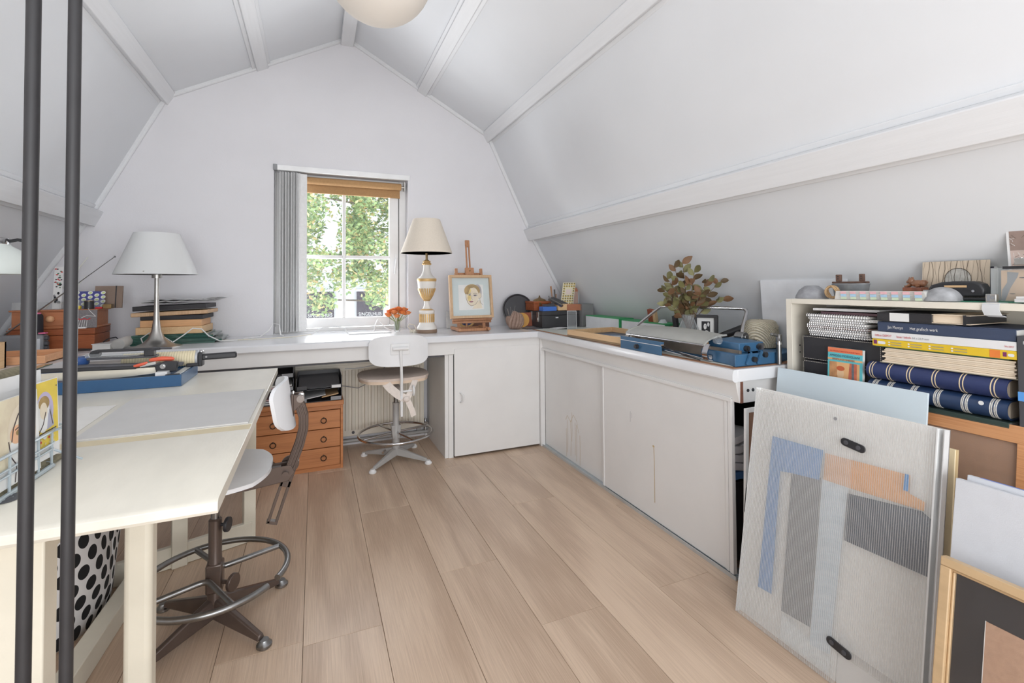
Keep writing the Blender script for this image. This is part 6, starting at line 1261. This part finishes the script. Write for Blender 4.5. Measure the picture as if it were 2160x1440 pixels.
# ================================================================== things on the cream table (top z .70)
ZB=.7005
solo(MB().prism([(-.51,1.384),(-.157,1.388),(-.157,1.815),(-.525,1.818)],'z',ZB,.7045),'grey_cardboard',mat('grey_board',(180,179,178),r=.7,var=.03,sc=10,bump=.05,bsc=200),'large sheet of grey cardboard lying on the cream table','cardboard',smooth=False)
solo(MB().prism([(-.60,1.42),(-.53,1.42),(-.545,1.76),(-.63,1.78)],'z',ZB,.7015),'white_sheet',paper,'white sheet edge showing left of the grey cardboard','paper',smooth=False)
t=thing('rotary_trimmer','blue steel paper trimmer base with grey rail on the cream table','trimmer',(-.72,2.14,.70))
b0=MB().bx(-1.02,-.438,2.012,2.018,ZB,.741).bx(-1.02,-.438,2.262,2.268,ZB,.741).bx(-.444,-.438,2.018,2.262,ZB,.741).bx(-1.02,-.444,2.018,2.262,ZB,.731).build('base',cutter_blue,t,bevel=.001)
MB().bx(-.468,-.446,2.03,2.26,.731,.742).build('rail',mat('rail_grey',(190,194,196),r=.4,m=.3),t,bevel=.001); MB().bx(-.487,-.446,2.018,2.028,.731,.744).build('rail_stop',black_plastic,t); MB().bx(-.52,-.485,2.03,2.075,.731,.752).build('slider',white_plastic,t,bevel=.001)
t=thing('cutter_arm','long curved trimmer blade arm with black handle on the blue base','blade',(-.68,2.07,.742))
def blade(a,b): u=a; return (-.86+.36*u, 2.055+.03*u, .7445+.022*b*(1-.25*u)-(.010*sin(pi*u))*(1-b)+.002)
MB().grid(blade,20,4,.003,(0,-1,0)).build('blade',mat('blade_steel',(196,190,176),r=.25,m=.5,var=.1,sc=12),t)
MB().ribbon([blade(k/14,0) for k in range(15)],(0,.003,0),.0012).build('cutting_edge',steel,t)
MB().box((-.735,2.066,.7735),(.30,.022,.012),(0,R(2),R(4))).build('handle',black_plastic,t,bevel=.003); MB().box((-.60,2.085,.776),(.30,.03,.010),(0,R(2.5),R(4))).build('arm_bar',dark_grey,t,bevel=.002)
MB().prism([(-.525,.7425),(-.465,.747),(-.462,.782),(-.50,.786),(-.53,.77)],'y',2.062,2.085).build('pivot_block',black_plastic,t,bevel=.003); MB().cyl((-.503,2.062,.769),(-.503,2.052,.769),.009,16).cyl((-.503,2.052,.769),(-.503,2.049,.769),.005,6).build('pivot_screw',chrome,t)
t=thing('sample_cutter','small black and clear swatch cutter lying on the trimmer','cutter',(-.64,2.13,.785))
MB().box((-.64,2.135,.800),(.20,.05,.008),(0,R(1),R(3))).build('deck',dark_grey,t,bevel=.002); MB().box((-.665,2.115,.811),(.15,.03,.010),(0,R(1),R(3))).build('ruler',acrylic,t); MB().box((-.63,2.15,.824),(.19,.03,.008),(0,R(1),R(3))).build('press_bar',black_plastic,t,bevel=.002)
MB().cyl((-.725,2.13,.815),(-.725,2.155,.815),.014,14).build('pivot',black_plastic,t); MB().box((-.56,2.125,.812),(.03,.035,.022)).build('clamp',black_plastic,t,bevel=.003); MB().cyl((-.56,2.15,.826),(-.50,2.155,.822),.004,8).build('lever',dark_grey,t)
t=thing('craft_pliers','plier tool with two bright red orange handles on the trimmer','pliers',(-.5,2.10,.785)); rh=mat('handle_red',(206,92,66),r=.4,var=.05)
MB().tube([(-.553,2.09,.788),(-.545,2.09,.790),(-.515,2.09,.792),(-.485,2.092,.790),(-.478,2.092,.788)],[.004,.0065,.0085,.0075,.004],10).build('handle',rh,t); MB().tube([(-.592,2.07,.772),(-.58,2.07,.775),(-.562,2.07,.780),(-.553,2.072,.783)],[.005,.006,.0055,.004],10).build('handle',rh,t); MB().box((-.552,2.078,.776),(.05,.02,.012),(0,R(-10),0)).build('jaw',steel,t,bevel=.002)
t=thing('blue_reel','small blue tin with white mark on the trimmer arm','tin',(-.80,2.10,.78)); MB().lathe([(.028,0),(.030,.004),(.030,.022),(.026,.026),(0,.026)],(-.765,2.12,.7835),22).build('tin',mat('tin_blue',(46,76,128),r=.4),t); MB().lathe([(.010,0),(.010,.001)],(-.765,2.0885,.795),14,(R(90),0,0)).build('mark',white_plastic,t)
t=thing('inking_roller','cream ribbed roller with black handle lying on the trimmer','roller',(-.54,2.215,.741))
rb_=mat('roller_cream',(224,212,180),r=.5,var=.03); pr=[(.001,0)]
for k in range(27): pr+=[(.0285,.002+k*.0086),(.0305,.0045+k*.0086),(.0285,.0076+k*.0086)]
pr+=[(.0285,.235),(.001,.2352)]; MB().lathe(pr,(-.668,2.215,.7725),26,(0,R(90),0)).build('ribbed_drum',rb_,t)
MB().cyl((-.433,2.215,.7725),(-.424,2.215,.7725),.031,26).build('end_cap',mat('cap_grey',(166,168,172),r=.35,m=.3),t,bevel=.002)
MB().bx(-.460,-.418,2.182,2.202,.743,.756).bx(-.424,-.408,2.19,2.235,.741,.795).build('bracket',black_plastic,t,bevel=.003); MB().ball((-.414,2.205,.797),(.008,.008,.008),10,8).build('wing_nut',chrome,t)
MB().box((-.352,2.205,.777),(.122,.022,.024),(0,R(-1),R(2))).build('handle',black_plastic,t,bevel=.006); MB().cyl((-.395,2.193,.777),(-.395,2.190,.777),.004,10).build('rivet',chrome,t)
# felt folder in a wire basket with painted cards
felt=mat('felt_olive',(118,112,92),r=.95,var=.2,sc=120,bump=.5,bsc=350)
t=thing('felt_holder','olive grey felt holder in a grey wire basket on the cream table','basket',(-.55,1.12,.70))
MB().box((-.545,1.12,.80),(.030,.32,.19),(0,R(-4),0)).build('felt_back',felt,t,bevel=.012,seg=3); MB().box((-.515,1.12,.7055),(.075,.30,.008)).build('felt_floor',felt,t,bevel=.003)
MB().bx(-.486,-.480,.97,1.20,.708,.728).build('felt_front',felt,t)
wg=mat('basket_wire',(150,160,166),r=.4,m=.3)
mb=MB()
for z in(.707,.738,.748,.772): mb.tube([(-.474,.90,z),(-.472,1.205,z),(-.480,1.232 if z>.74 else 1.215,z),(-.55,1.262,z)],.0022 if z not in(.707,.772) else .003,6)
for y in(.93,.975,1.02,1.065,1.11,1.155,1.203): mb.tube([(-.473,y,.707),(-.473,y,.772)],.0022,6)
mb.tube([(-.474,.90,.7035),(-.472,1.21,.7035),(-.55,1.27,.7035)],.0028,6); mb.tube([(-.472,1.205,.772),(-.455,1.235,.776),(-.53,1.25,.776)],.0026,6); mb.tube([(-.43,1.215,.708),(-.47,1.205,.735)],.0022,6)
mb.build('wire_frame',wg,t)
y_=mat('card_yellow',(232,204,82),r=.7,var=.1,sc=20); blk=ink; lilac=mat('card_lilac',(170,160,186),r=.7)
pyc=plane((-.482,1.135,.722),(0.10,.98,0),(-.06,.06,1)); t=thing('painted_card','yellow painted card of a standing figure in the wire basket','card',(-.49,1.18,.72)); MB().slab(pyc,0,.098,0,.150,-.001,0).build('card',white_plastic,t)
art('painting',t,pyc,[(y_,[(.0,.022),(.094,.025),(.096,.149),(.0,.147)]),(lilac,ell(.056,.093,.026,.036)),(pp,ell(.050,.086,.020,.034)),(hair,ell(.054,.107,.016,.014)),(skin,ell(.052,.093,.011,.016)),(mat('card_slate',(150,150,166),r=.7),[(.060,.055),(.082,.06),(.074,.10),(.066,.085)]),(blk,(.0025,[(.058,.09),(.050,.068),(.036,.052)])),(blk,(.0022,[(.070,.092),(.078,.062)])),(blk,(.002,[(.03,.049),(.056,.052),(.088,.054)]))]+[(ochre,ell(.03+.012*(k%5),.030+.009*(k//5),.0028,.0028,7)) for k in range(10)]+[(white_print,ell(.052,.044,.006,.005)),(red_print,ell(.064,.04,.0024,.0024,7)),(red_print,ell(.04,.036,.0024,.0024,7)),(blk,ell(.09,.135,.0016,.0016,7))])
pwc=plane((-.480,1.015,.745),(0.04,.99,0),(-.06,.02,1)); t=thing('painted_card','pale painted card of a large face in the wire basket','card',(-.485,1.07,.745)); MB().slab(pwc,0,.148,-.03,.118,-.001,0).build('card',pp,t)
art('painting',t,pwc,[(mat('wash_beige',(206,192,168),r=.8,var=.15,sc=20),[(.0,.0),(.11,.0),(.108,.117),(.0,.117)]),(mat('wash_grey',(176,168,156),r=.8,var=.15,sc=20),[(.0,-.02),(.03,-.02),(.034,.09),(.02,.098),(.0,.1)]),(skin,ell(.098,.05,.040,.052)),(pp,ell(.088,.02,.030,.03)),(mat('cheek',(222,176,140),r=.8),ell(.084,.052,.02,.016)),(blk,(.003,[(.108,.098),(.088,.084),(.074,.064),(.068,.042)])),(blk,(.0025,[(.060,.045),(.064,.018),(.078,.0),(.072,-.028)])),(hair,ell(.088,.054,.008,.005)),(ink,(.002,[(.078,.06),(.092,.064)]))])
pe_=plane((-.510,1.09,.75),(0.10,.98,0),(-.06,.02,1)); solo(MB().slab(pe_,0,.14,-.03,.135,-.001,0).slab(pe_,.0,.14,.115,.14,-.002,.001),'white_envelope',white_plastic,'white envelope behind the yellow card','envelope',smooth=False)
solo(MB().slab(plane((-.50,1.03,.75),(.05,.98,0),(-.06,.02,1)),0,.06,-.03,.112,-.001,0),'small_card',mat('card_cream',(230,218,170),r=.7,var=.1,sc=30),'small cream card between the face card and the felt','card',smooth=False)
t=thing('metal_badge','dark round patterned badge lying by the basket','badge',(-.472,1.056,.70)); MB().lathe([(.016,0),(.017,.0015),(.012,.003),(.006,.002),(.005,.0035),(0,.0035)],(-.470,1.056,ZB),24,None,(1,1.3)).build('badge',dark_grey,t)
solo(MB().prism([(-.86,1.22),(-.60,1.22),(-.62,1.55),(-.9,1.5)],'z',ZB,.7025),'printed_sheet',paper_grey,'white grey printed sheet at the left of the cream table','paper',smooth=False)
solo(MB().grid(lambda a,b:(-.74+a*.16,1.24+b*.22,.905-.01*b+.01*sin(4*a)),6,4,.001,(0,0,1)),'grey_print',paper_grey,'grey print laid over the felt holder','paper') if False else None
for o in list(COL.objects):
    if o.type=='EMPTY' and not o.children: bpy.data.objects.remove(o)
